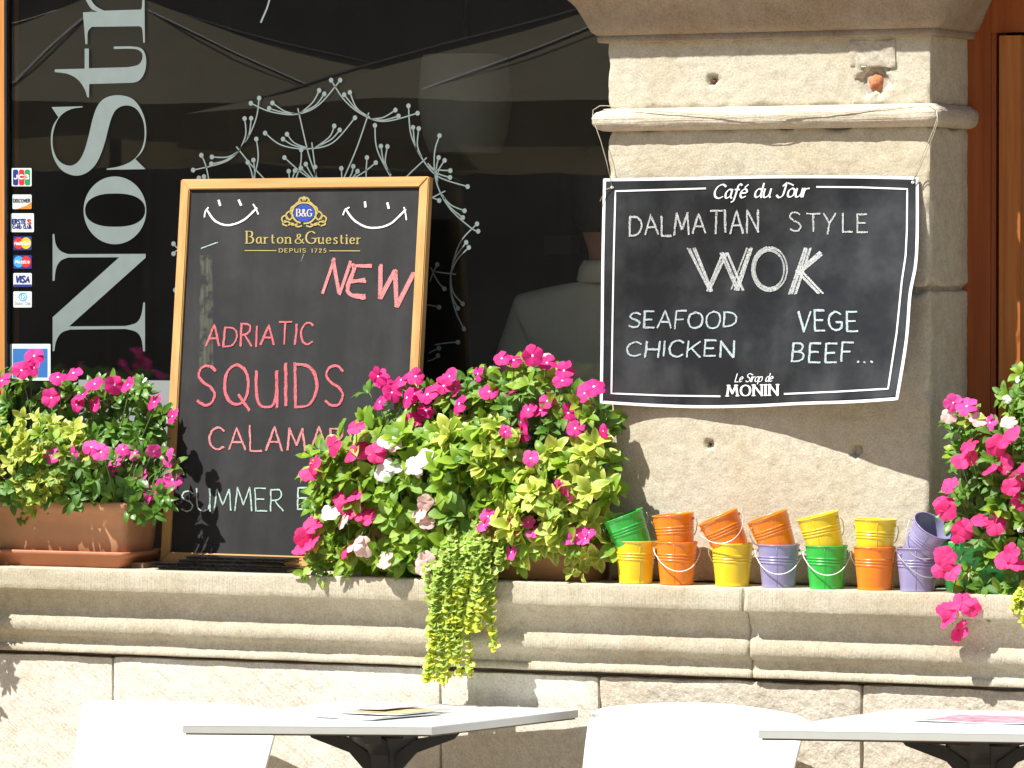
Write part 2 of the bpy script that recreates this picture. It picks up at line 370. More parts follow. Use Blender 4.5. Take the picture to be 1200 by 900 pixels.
M['stem_dark'] = plain('brown green stem', (0.07, 0.08, 0.03), 0.7)
M['petal_magenta'] = leaf_mat('magenta petal', (0.66, 0.012, 0.20), (0.78, 0.035, 0.30), rim=(0.70, 0.03, 0.26), transl=0.35, rough=0.6)
M['petal_pink'] = leaf_mat('hot pink petal', (0.78, 0.05, 0.34), (0.82, 0.10, 0.42), transl=0.35, rough=0.6)
M['petal_red'] = leaf_mat('rose red petal', (0.78, 0.025, 0.19), (0.82, 0.06, 0.27), transl=0.35, rough=0.6)
M['petal_pale'] = leaf_mat('pale pink petal', (0.78, 0.50, 0.46), (0.82, 0.60, 0.56), transl=0.3, rough=0.6)
M['petal_white'] = leaf_mat('white petal', (0.84, 0.80, 0.78), (0.88, 0.86, 0.84), transl=0.3, rough=0.6)
M['eye_white'] = plain('white flower eye', (0.85, 0.70, 0.80), 0.6, bump=0)
M['eye_red'] = plain('dark red flower eye', (0.45, 0.01, 0.08), 0.6, bump=0)

def bucket_mat(name, c, rough=0.3):
    return plain(name, c, rough, var=0.05, scale=40, bump=0.05, bscale=60, coat=0.25)
M['b_yellow'] = bucket_mat('yellow enamel', (0.80, 0.58, 0.02))
M['b_orange'] = bucket_mat('orange enamel', (0.83, 0.22, 0.012))
M['b_green'] = bucket_mat('green enamel', (0.03, 0.42, 0.05))
M['b_lav'] = bucket_mat('lavender enamel', (0.27, 0.245, 0.43))

# ------------------------------------------------------------------ key places
YG = 0.20                             # window plane behind the pillar's face
ZS = P(600, 681, -0.13).z             # top of the ledge
PX0 = P(712, 400, 0).x; PX1 = P(1090, 400, 0).x

# ------------------------------------------------------------------ ground
gv = []; N = 40
mk('pavement', [(-60, -60, 0), (60, -60, 0), (60, 60, 0), (-60, 60, 0)], [(0, 1, 2, 3)],
   stone('paving limestone', (0.30, 0.24, 0.17), (0.34, 0.28, 0.20), (0.25, 0.19, 0.13), bump=0.2, fine=40))['kind'] = 'structure'

# ------------------------------------------------------------------ lower wall of stone blocks
wall = thing('stone_wall', 'pale cut stone wall below the ledge, behind the white chairs and tables', 'wall', (0, 0, 0))
YW = -0.072
zt = ZS - 0.196
bx = [P(p, 840, YW).x for p in (-420, 132, 516, 702, 1010, 1440)]
zmid = 0.40
for i in range(5):
    mat = M['wall_pale'] if i < 3 else M['wall_beige']
    yf = YW - (0.0, 0.002, 0.001, 0.004, 0.002)[i]
    rough_block(bx[i] + 0.0016, bx[i + 1] - 0.0016, yf, 0.22, zmid + 0.003, zt + 0.0025 * math.sin(i * 2.1) - 0.003, 0.010 if i < 4 else 0.012,
                0.005, 0.0016 if i < 3 else 0.0030, 3.7 * i, 0.004 if i < 3 else 0.010).build('stone_block', mat, wall, True)
bx2 = [P(p, 840, YW).x for p in (-420, -80, 330, 850, 1440)]
for i in range(4):
    rough_block(bx2[i] + 0.002, bx2[i + 1] - 0.002, YW, 0.22, 0.0, zmid - 0.003, 0.03, 0.006, 0.003, 40 + 3.7 * i, 0.006).build('stone_block', M['wall_beige'], wall, True)
MB().bbox((bx[0], YW + 0.012, 0), (bx[-1], 0.21, zt - 0.002)).build('mortar', M['mortar'], wall)

# ------------------------------------------------------------------ moulded ledge
ledge = thing('stone_ledge', 'long moulded stone ledge carrying the flower boxes and the coloured buckets', 'ledge', (0, 0, ZS))
prof = [(0.205, 0.0), (0.02, 0.0), (-0.06, 0.0), (-0.126, 0.0), (-0.1295, -0.001), (-0.131, -0.004), (-0.131, -0.02), (-0.131, -0.036), (-0.131, -0.047), (-0.129, -0.050),
        (-0.114, -0.0515), (-0.108, -0.056), (-0.1015, -0.066), (-0.0965, -0.078), (-0.0935, -0.090), (-0.0935, -0.101), (-0.0955, -0.109), (-0.0985, -0.116), (-0.1005, -0.124), (-0.1010, -0.131),
        (-0.0995, -0.139), (-0.0960, -0.146), (-0.0900, -0.151), (-0.0840, -0.1535), (-0.0815, -0.155), (-0.0810, -0.162), (-0.0810, -0.170), (-0.0815, -0.1745), (-0.0855, -0.176), (-0.0860, -0.188), (-0.0850, -0.1905), (-0.05, -0.192), (0.205, -0.192)]
def ledge_stone(x0, x1, seed, dy=0.0, dz=0.0, jit=0.0):
    n = int((x1 - x0) / 0.007); vs = []; m = len(prof)
    for i in range(n + 1):
        x = x0 + (x1 - x0) * i / n
        e = min(x - x0, x1 - x); ch = 0.004 * max(0, 1 - e / 0.008) ** 2
        for j, (y, z) in enumerate(prof):
            a = 0.0011 * nz(x + seed, j * 0.04, 0, 9) + 0.0006 * nz(x, j * .2, seed, 55)
            if j in (8, 9): a += 0.0025 * max(0, nz(x + seed, 4, 0, 30) - 0.25)
            if 16 <= j <= 22: a += 0.0008 * nz(x, j * .3, seed, 120)
            yy = y + (a + ch if y < 0.1 else 0) + dy
            xx = x
            if i in (0, n): xx = x + jit * nz(j * 0.1, seed, 0, 5) * 0.01
            vs.append((xx, yy, ZS + z + dz + (0.0009 * nz(x + seed, y, 3, 12) if j > 2 else 0)))
    fs = [(i * m + j, i * m + j + 1, (i + 1) * m + j + 1, (i + 1) * m + j) for i in range(n) for j in range(m - 1)]
    fs += [tuple(range(m - 1, -1, -1)), tuple(n * m + j for j in range(m))]
    return mk('ledge_stone', vs, fs, M['ledge'], ledge, True)
lx0 = P(-420, 700, -0.13).x; lj = P(871, 700, -0.13).x; lx1 = P(1440, 700, -0.13).x
ledge_stone(lx0, lj - 0.0012, 1.3, jit=0.3)
ledge_stone(lj + 0.0012, lx1, 8.1, -0.003, 0.0006, jit=0.3)
MB().bbox((lx0, -0.058, ZS - 0.197), (lx1, 0.2, ZS - 0.193)).build('mortar', M['mortar'], ledge)

# ------------------------------------------------------------------ pillar
pillar = thing('stone_pillar', 'weathered beige stone pillar between the windows, the black poster hung on it', 'pillar', (0, 0, ZS))
z_joint = P(1115, 337, 0.0).z
z_t0 = P(900, 152, 0).z; z_t1 = P(900, 124, 0).z; z_c = P(900, 46, 0).z
def H(px, py, r, d): p = P(px, py, 0); return (p.x, p.z, r, d)
rough_block(PX0, PX1, 0.0, YG + 0.2, ZS + 0.0008, z_joint - 0.005, 0.0055, 0.008, 0.0016, 11, 0.024,
            holes=[H(830, 521, 0.011, 0.02), H(1003, 528, 0.014, 0.03)]).build('stone_block', M['pillar'], pillar, True)
rough_block(PX0, PX1, 0.0, YG + 0.2, z_joint + 0.001, z_t0 + 0.004, 0.0055, 0.006, 0.0016, 27, 0.024).build('stone_block', M['pillar'], pillar, True)
rough_block(PX0, PX1, 0.0, YG + 0.2, z_t1 - 0.004, z_c + 0.01, 0.0055, 0.006, 0.0017, 39, 0.014,
            holes=[H(835, 95, 0.014, 0.016), H(1024, 93, 0.038, 0.020)]).build('stone_block', M['pillar'], pillar, True)
MB().bbox((PX0 + .012, 0.012, ZS + .01), (PX1 - .012, YG + .19, z_c)).build('mortar', M['mortar_grey'], pillar)
def patch(px, py, r, mat, name, seed, y=0.012, th=0.008):
    c = P(px, py, 0); vs = [(c.x, y - th, c.z)]; n = 18; rings = 4
    for k in range(1, rings + 1):
        for i in range(n):
            a = i * 2 * math.pi / n; rr = r * k / rings * (1 + 0.4 * nz(math.cos(a), math.sin(a), seed, 1.6))
            vs.append((c.x + rr * math.cos(a), y - th * (1 - (k / rings) ** 2) + 0.003 * nz(k, a, seed, 3), c.z + rr * math.sin(a) * 1.1))
    fs = [(0, 1 + i, 1 + (i + 1) % n) for i in range(n)]
    for k in range(rings - 1):
        fs += [(1 + k * n + i, 1 + (k + 1) * n + i, 1 + (k + 1) * n + (i + 1) % n, 1 + k * n + (i + 1) % n) for i in range(n)]
    return mk(name, vs, fs, mat, pillar, True)
patch(1024, 96, 0.0195, M['brick'], 'brick_fragment', 2, 0.014, 0.013)
patch(835, 96, 0.006, M['rust'], 'rusty_bolt', 5, 0.011, 0.006)
patch(830, 521, 0.0062, M['black'], 'hole_shade_patch', 7, 0.014, 0.003)  # black patches paint the shade deep inside the two drilled holes
patch(1003, 528, 0.0085, M['black'], 'hole_shade_patch', 8, 0.018, 0.003)
# slab of grey repair mortar at the top of the neck
a = P(995, 47, 0); b_ = P(1050, 80, 0)
rough_block(a.x, b_.x, -0.004, 0.01, b_.z, a.z, 0.004, 0.004, 0.004, 71, 0.004).build('repair_mortar', stone('grey repair mortar slab', (.47, .42, .33), (.50, .46, .37), (.42, .36, .27), bump=.4), pillar, True)

def sweep_round(name, prof, mat, seed=0, amp=0.0012, step=0.007, yb=YG + 0.02, chip=0.0):
    """moulding swept round left side, front and right side of the pillar, mitred; prof = [(offset, z)]"""
    path = []
    def leg(a, b, st):
        n = max(2, int((b - a).length / st)); return [a + (b - a) * (i / n) for i in range(n)]
    X0, X1 = PX0, PX1
    c = [Vector((X0, yb, 0)), Vector((X0, 0, 0)), Vector((X1, 0, 0)), Vector((X1, yb, 0))]
    nrm = [Vector((-1, 0, 0)), Vector((-1, -1, 0)), Vector((1, -1, 0)), Vector((1, 0, 0))]
    pts = []
    for k in range(3):
        n = max(2, int((c[k + 1] - c[k]).length / step))
        seg = (Vector((-1, 0, 0)), Vector((0, -1, 0)), Vector((1, 0, 0)))[k]
        for i in range(n + (k == 2)):
            t = i / n; nn = seg if i > 0 else nrm[k]
            if k == 2 and i == n: nn = nrm[3]
            pts.append((c[k].lerp(c[k + 1], t), nn))
    vs = []; m = len(prof)
    for p, nn in pts:
        for j, (o, z) in enumerate(prof):
            a = amp * (nz(p.x * 1.0 + seed, p.y, j * 0.05, 10) + 0.6 * nz(p.x, p.y + seed, j * .15, 45))
            if chip: a -= chip * max(0, nz(p.x + seed, p.y, j * .1, 14) - 0.3)
            q = p + nn * (o + (a if 0 < j < m - 1 else 0))
            vs.append((q.x, q.y, z))
    fs = [(i * m + j, (i + 1) * m + j, (i + 1) * m + j + 1, i * m + j + 1) for i in range(len(pts) - 1) for j in range(m - 1)]
    return mk(name, vs, fs, mat, pillar, True)
zt0, zt1 = z_t0, z_t1; zh = zt1 - zt0
tor = [(-0.004, zt0 + 0.001), (0.008, zt0 + 0.002)] + [(0.008 + 0.0175 * math.sin(math.pi * k / 12) ** 0.8, zt0 + 0.004 + (zh - 0.010) * (1 - math.cos(math.pi * k / 12)) / 2) for k in range(1, 12)] + [(0.009, zt1 - 0.004), (0.006, zt1 - 0.001), (-0.004, zt1)]
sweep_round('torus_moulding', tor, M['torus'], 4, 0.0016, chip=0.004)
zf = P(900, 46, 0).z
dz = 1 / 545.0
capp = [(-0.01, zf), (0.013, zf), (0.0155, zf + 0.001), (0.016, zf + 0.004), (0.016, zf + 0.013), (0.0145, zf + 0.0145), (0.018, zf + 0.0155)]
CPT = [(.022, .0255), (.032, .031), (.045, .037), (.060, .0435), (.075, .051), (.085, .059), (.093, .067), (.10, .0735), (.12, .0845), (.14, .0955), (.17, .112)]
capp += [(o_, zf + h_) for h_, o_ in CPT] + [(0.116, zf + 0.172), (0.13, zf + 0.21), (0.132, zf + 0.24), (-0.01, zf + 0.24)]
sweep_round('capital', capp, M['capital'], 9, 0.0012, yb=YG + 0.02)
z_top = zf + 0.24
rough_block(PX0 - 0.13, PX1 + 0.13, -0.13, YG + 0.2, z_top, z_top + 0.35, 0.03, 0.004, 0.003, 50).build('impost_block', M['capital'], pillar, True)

# upper wall above the windows and the piers outside the frame
upper = thing('upper_wall', 'stone wall carried above the cafe windows and the pillar capital', 'wall', (0, 0, z_top + 0.35))
rough_block(-3.6, 3.2, -0.03, 0.4, z_top + 0.35, z_top + 2.6, 0.15, 0.01, 0.004, 60).build('wall_stone', M['wall_beige'], upper, True)
lp = thing('stone_pier', 'stone pier at the far left of the cafe window', 'pillar', (-2.0, 0, ZS))
xl = P(-270, 400, 0).x
rough_block(xl - 1.6, xl, -0.0, 0.4, ZS, z_top + 0.35, 0.05, 0.008, 0.004, 61).build('stone_block', M['pillar'], lp, True)
rp = thing('stone_pier', 'stone pier at the far right beyond the second window', 'pillar', (2.9, 0, ZS))
rough_block(2.4, 3.2, -0.0, 0.4, ZS, z_top + 0.35, 0.05, 0.008, 0.004, 62).build('stone_block', M['pillar'], rp, True)

# ------------------------------------------------------------------ left shop window
win = thing('shop_window', 'large dark cafe window with wooden frame and grey green lettering', 'window', (0, YG, ZS))
xf = P(10, 300, YG).x
MB().bbox((xf - 0.11, YG - 0.008, ZS), (xf - 0.004, YG + 0.05, z_top + 0.35)).build('frame_post', M['win_wood'], win)
MB().bbox((xf - 0.0035, YG - 0.012, ZS), (xf + 0.003, YG + 0.02, z_top + 0.35)).build('gasket', M['black'], win)
MB().bbox((xf + 0.003, YG - 0.02, ZS + 0.001), (PX0 + 0.1, YG + 0.05, ZS + 0.055)).build('bottom_rail', M['win_wood'], win)
MB().bbox((xf + 0.003, YG - 0.02, z_top + 0.30), (PX0 + 0.1, YG + 0.05, z_top + 0.35)).build('top_rail', M['win_wood'], win)
MB().bbox((xf + 0.003, YG, ZS + 0.055), (PX0 + 0.1, YG + 0.006, z_top + 0.30)).build('glass_pane', M['glass'], win)
fill = MB().bbox((xl - .01, YG + 0.002, ZS), (xf - 0.112, YG + 0.05, z_top + .35)).build('side_panel', M['door_wood'], win)

# vinyl lettering, traced as flat shapes on the glass
def poly_mesh(loops, surf, eps, name, mat, parent):
    loops3 = [[Vector((x, -y, 0)) for x, y in lp_] for lp_ in loops]
    tris = geometry.tessellate_polygon(loops3)
    vs = []
    for lp_ in loops:
        for x, y in lp_:
            q = surf(x, y); vs.append(q + Vector((0, -eps, 0)))
    fs = []
    for t in tris:
        a, b, c = [vs[i] for i in t]
        nn = (b - a).cross(c - a)
        fs.append(t if nn.y < 0 else (t[0], t[2], t[1]))
    return mk(name, vs, fs, mat, parent)
def cr(pts, n=6, closed=False):
    out = []; m = len(pts)
    if m < 3: return [tuple(p) for p in pts]
    for i in range(m if closed else m - 1):
        p0 = pts[(i - 1) % m] if closed else pts[max(i - 1, 0)]; p1 = pts[i]; p2 = pts[(i + 1) % m]; p3 = pts[(i + 2) % m] if closed else pts[min(i + 2, m - 1)]
        for k in range(n):
            t = k / n
            out.append(tuple(0.5 * (2 * p1[a] + (p2[a] - p0[a]) * t + (2 * p0[a] - 5 * p1[a] + 4 * p2[a] - p3[a]) * t * t + (3 * p1[a] - p0[a] - 3 * p2[a] + p3[a]) * t ** 3) for a in (0, 1)))
    if not closed: out.append(tuple(pts[-1]))
    return out
def arc_corners(pts):
    """points flagged with a third value are passed smoothly, the others are corners"""
    out = []; m = len(pts); i = 0
    run = []
    seq = pts + [pts[0]]
    for p in seq:
        run.append(p[:2])
        if len(p) == 2:
            if len(run) > 2: out += cr(run, 5)[:-1]
            elif len(run) == 2: out.append(run[0])
            run = [p[:2]]
    return out
def gsurf(px, py): return P(px, py, YG)
def z1(pts, oy=0): return [tuple([p[0] / 4, p[1] / 4 + oy]) + tuple(p[2:]) for p in pts]
S_ = 1
r_ = [(390, 58), (402, 207), (411, 207), (413, 150, S_), (432, 126), (655, 123), (668, 137, S_), (673, 200), (680, 200), (678, -110), (669, -110), (667, 28, S_), (655, 45), (490, 50), (450, 28, S_), (425, -10, S_), (425, -60, S_), (450, -80, S_), (470, -110, S_), (450, -140, S_), (415, -130, S_), (396, -80, S_), (397, -20, S_), (425, 36, S_), (458, 55)]
t_ = [(258, 325), (398, 322), (398, 228), (418, 228), (418, 320), (600, 315), (650, 303, S_), (669, 272, S_), (664, 245, S_), (640, 231, S_), (600, 228), (535, 230), (535, 218), (610, 217), (662, 226, S_), (684, 262, S_), (685, 315, S_), (672, 355, S_), (650, 380, S_), (622, 388), (420, 394), (418, 458), (410, 455), (398, 418, S_), (368, 375, S_), (320, 347, S_), (258, 338)]
s_ = [(243, 502), (388, 498), (388, 503), (340, 510, S_), (300, 530, S_), (270, 565, S_), (251, 620, S_), (248, 680, S_), (262, 730, S_), (285, 760, S_), (315, 775, S_), (343, 774, S_), (372, 753, S_), (396, 708, S_), (416, 640, S_), (435, 560, S_), (455, 503, S_), (482, 468, S_), (520, 450, S_), (570, 447, S_), (620, 462, S_), (655, 500, S_), (679, 555, S_), (687, 620, S_), (680, 680, S_), (662, 718, S_), (635, 745), (684, 793), (500, 796), (503, 790), (560, 780, S_), (610, 760, S_), (645, 730, S_), (669, 688, S_), (679, 638, S_), (676, 582, S_), (662, 542, S_), (640, 511, S_), (610, 496, S_), (575, 497, S_), (545, 515, S_), (525, 550, S_), (510, 600, S_), (495, 660, S_), (475, 720, S_), (450, 770, S_), (415, 805, S_), (375, 822, S_), (335, 820, S_), (290, 797, S_), (258, 752, S_), (243, 700, S_), (240, 640, S_), (250, 590, S_), (275, 550)]
n_ = [(684, 430), (684, 448), (325, 770), (590, 768), (640, 753, S_), (663, 718, S_), (673, 658), (681, 658), (681, 886), (672, 886), (664, 830, S_), (640, 796, S_), (590, 782), (330, 785), (290, 800, S_), (265, 838, S_), (256, 886), (248, 886), (248, 727), (560, 446), (320, 447), (285, 463, S_), (264, 500, S_), (257, 556), (248, 556), (248, 337), (256, 337), (263, 385, S_), (285, 416, S_), (320, 431)]
poly_mesh([arc_corners(z1(r_))], gsurf, 0.0012, 'window_letter', M['vinyl'], win)
poly_mesh([arc_corners(z1(t_))], gsurf, 0.0012, 'window_letter', M['vinyl'], win)
poly_mesh([arc_corners(z1(s_))], gsurf, 0.0012, 'window_letter', M['vinyl'], win)
oo = [(540 + 147 * math.cos(a * math.pi / 24), 226 + 159 * math.sin(a * math.pi / 24)) for a in range(48)]
def sg(v, e): return math.copysign(abs(v) ** e, v)
oi = [(541 + 141 * sg(math.cos(-a * math.pi / 24), .8), 225 + 78 * sg(math.sin(-a * math.pi / 24), .9)) for a in range(48)]
poly_mesh([z1(oo, 190), z1(oi, 190)], gsurf, 0.0012, 'window_letter', M['vinyl'], win)
poly_mesh([arc_corners(z1(n_, 190))], gsurf, 0.0012, 'window_letter', M['vinyl'], win)

# ribbons: every pen, chalk or print stroke is a strip laid on its surface
def ribbon(mb, pts, w, surf, eps=0.0015, nib=None, jit=0.0, taper=False, seed=0):
    """pts in photo pixels, w width in pixels; nib=(angle, thin) makes broad-nib contrast"""
    pts = [p for i, p in enumerate(pts) if i == 0 or math.hypot(p[0] - pts[i - 1][0], p[1] - pts[i - 1][1]) > 0.05]
    m = len(pts)
    if m < 2: return
    vs = []
    for i, p in enumerate(pts):
        a = pts[max(i - 1, 0)]; b = pts[min(i + 1, m - 1)]
        dx, dy = b[0] - a[0], b[1] - a[1]; L = math.hypot(dx, dy) or 1; dx /= L; dy /= L
        ww = w
        if nib is not None:
            ang = math.atan2(dy, dx); ww = w * (nib[1] + (1 - nib[1]) * abs(math.sin(ang - nib[0])))
        if taper: ww *= 0.35 + 0.65 * math.sin(math.pi * min(1, max(0, (i + .3) / (m - .4)))) ** 0.6
        j1 = jit * nz(i * .7, seed, 1, 1.3); j2 = jit * nz(i * .7, seed, 9, 1.3)
        ox, oy = -dy * ww / 2, dx * ww / 2
        ex = (-dx if i == 0 else (dx if i == m - 1 else 0)) * ww * 0.3; ey = (-dy if i == 0 else (dy if i == m - 1 else 0)) * ww * 0.3
        for sgn, jj in ((1, j1), (-1, j2)):
            q = surf(p[0] + ex + ox * sgn * (1 + jj), p[1] + ey + oy * sgn * (1 + jj)); vs.append(q + Vector((0, -eps, 0)))
    fs = []
    for i in range(m - 1):
        f = (2 * i, 2 * i + 1, 2 * i + 3, 2 * i + 2)
        n = (vs[f[1]] - vs[f[0]]).cross(vs[f[3]] - vs[f[0]])
        fs.append(f if n.y < 0 else f[::-1])
    mb.add(vs, fs)
def disc(mb, c, r, surf, eps, n=14, ry=None):
    vs = [surf(*c) + Vector((0, -eps, 0))] + [surf(c[0] + r * math.cos(i * 2 * math.pi / n), c[1] - (ry or r) * math.sin(i * 2 * math.pi / n)) + Vector((0, -eps, 0)) for i in range(n)]
    mb.add(vs, [(0, 1 + i, 1 + (i + 1) % n) for i in range(n)])

def d4(p): return (200 + p[0] / 3, 80 + p[1] / 3)
umbels = [
 [[(283, 123), (350, 152), (440, 162), (520, 130), (597, 42)], [(347, 141), (395, 155), (440, 160)], [(359, 122), (400, 150), (440, 160)], [(523, 78), (500, 120), (460, 155)], [(541, 90), (510, 130), (455, 158)], 's', [(448, 142), (485, 300), (515, 385)]],
 [[(565, 42), (610, 110), (670, 160), (750, 187), (869, 158)], [(611, 93), (650, 140), (690, 168)], [(631, 85), (655, 140), (700, 172)], [(791, 147), (750, 172), (710, 178)], [(802, 168), (750, 182), (705, 178)], 's', [(697, 157), (655, 280), (610, 385)]],
 [[(312, 105), (300, 180), (262, 260), (200, 325), (80, 358)], [(261, 177), (265, 230), (250, 275)], [(284, 176), (275, 235), (245, 285)], [(146, 312), (200, 312), (240, 292)], [(144, 336), (190, 325), (235, 297)], 's', [(232, 276), (280, 335), (345, 405)]],
 [[(333, 228), (390, 270), (480, 283), (570, 262), (649, 174)], [(396, 249), (430, 270), (475, 281)], [(410, 232), (435, 262), (480, 280)], [(576, 203), (560, 240), (515, 275)], [(595, 217), (565, 250), (510, 278)], 's', [(497, 262), (506, 330), (516, 410)]],
 [[(302, 249), (308, 320), (285, 410)], [(272, 331), (285, 365), (292, 410)], [(292, 323), (296, 360), (296, 410)]],
 [[(109, 306), (125, 345), (140, 420)], [(118, 381), (125, 400), (135, 420)], [(100, 386), (115, 405), (135, 425)]],
 [[(719, 201), (728, 290), (790, 410)], [(740, 274), (750, 330), (775, 375)], [(763, 275), (755, 330), (772, 370)]],
 [[(837, 132), (845, 230), (880, 310), (940, 380), (1045, 416)], [(853, 208), (860, 270), (880, 310)], [(873, 212), (868, 270), (883, 312)], [(984, 360), (930, 355), (905, 335)], [(983, 384), (940, 370), (910, 345)], 's', [(900, 315), (860, 352), (800, 410)]],
 [[(946, 237), (928, 300), (935, 400), (980, 490), (1055, 560), (1082, 573)], [(943, 314), (935, 350), (937, 400)], [(964, 324), (942, 360), (938, 400)], [(1034, 501), (985, 480), (955, 445)], [(1028, 525), (985, 490), (958, 450)], [(945, 465), (915, 455), (880, 470)], 's', [(965, 432), (925, 452), (890, 470)]],
 [[(1078, 547), (1020, 610), (990, 700), (985, 780), (1005, 860), (1032, 916)], [(1040, 612), (1005, 660), (990, 700)], [(1049, 630), (1010, 670), (990, 710)], [(1028, 828), (995, 790), (985, 740)], [(1011, 844), (990, 800), (985, 745)], 's', [(932, 715), (965, 720), (1002, 724)]],
 [[(963, 775), (940, 750), (915, 700)], [(938, 690), (925, 715), (912, 750)], [(945, 840), (925, 835), (890, 830)]],
 [[(1011, 963), (975, 965), (930, 972)], [(944, 984), (930, 990), (910, 1000)], [(941, 1010), (930, 1020), (905, 1030)]],
 [[(11, 617), (25, 632), (60, 650)], [(11, 652), (25, 640), (60, 640)]],
 [[(17, 780), (35, 790), (70, 800)]],
 [[(401, 314), (455, 362), (510, 400)], [(416, 362), (418, 385), (420, 410)], [(438, 360), (430, 385), (425, 410)], [(460, 287), (457, 340), (432, 410)]],
 [[(476, 337), (490, 365), (512, 400)], [(459, 351), (480, 372), (510, 400)], [(509, 347), (510, 375), (510, 400)]],
 [[(601, 352), (602, 380), (602, 410)], [(643, 345), (635, 375), (610, 410)], [(691, 314), (688, 360), (688, 410)], [(722, 332), (680, 365), (620, 400)], [(658, 362), (640, 385), (615, 405)]],
]
for u in umbels:
    mb = MB(); dots = True; first = True
    for st in u:
        if st == 's': dots = False; continue
        q = [d4(p) for p in st]
        ribbon(mb, cr(q, 6), 1.5, gsurf, 0.0010)
        if dots:
            disc(mb, q[0], 2.6, gsurf, 0.0013, ry=2.9)
            if first and len(st) >= 5: disc(mb, q[-1], 2.6, gsurf, 0.0013, ry=2.9)
        first = False
    mb.build('dandelion_decal', M['vinyl'], win)
mb = MB(); ribbon(mb, [(306, 26), (313, 10), (322, -20)], 2, gsurf, 0.001); mb.build('dandelion_decal', M['vinyl'], win)

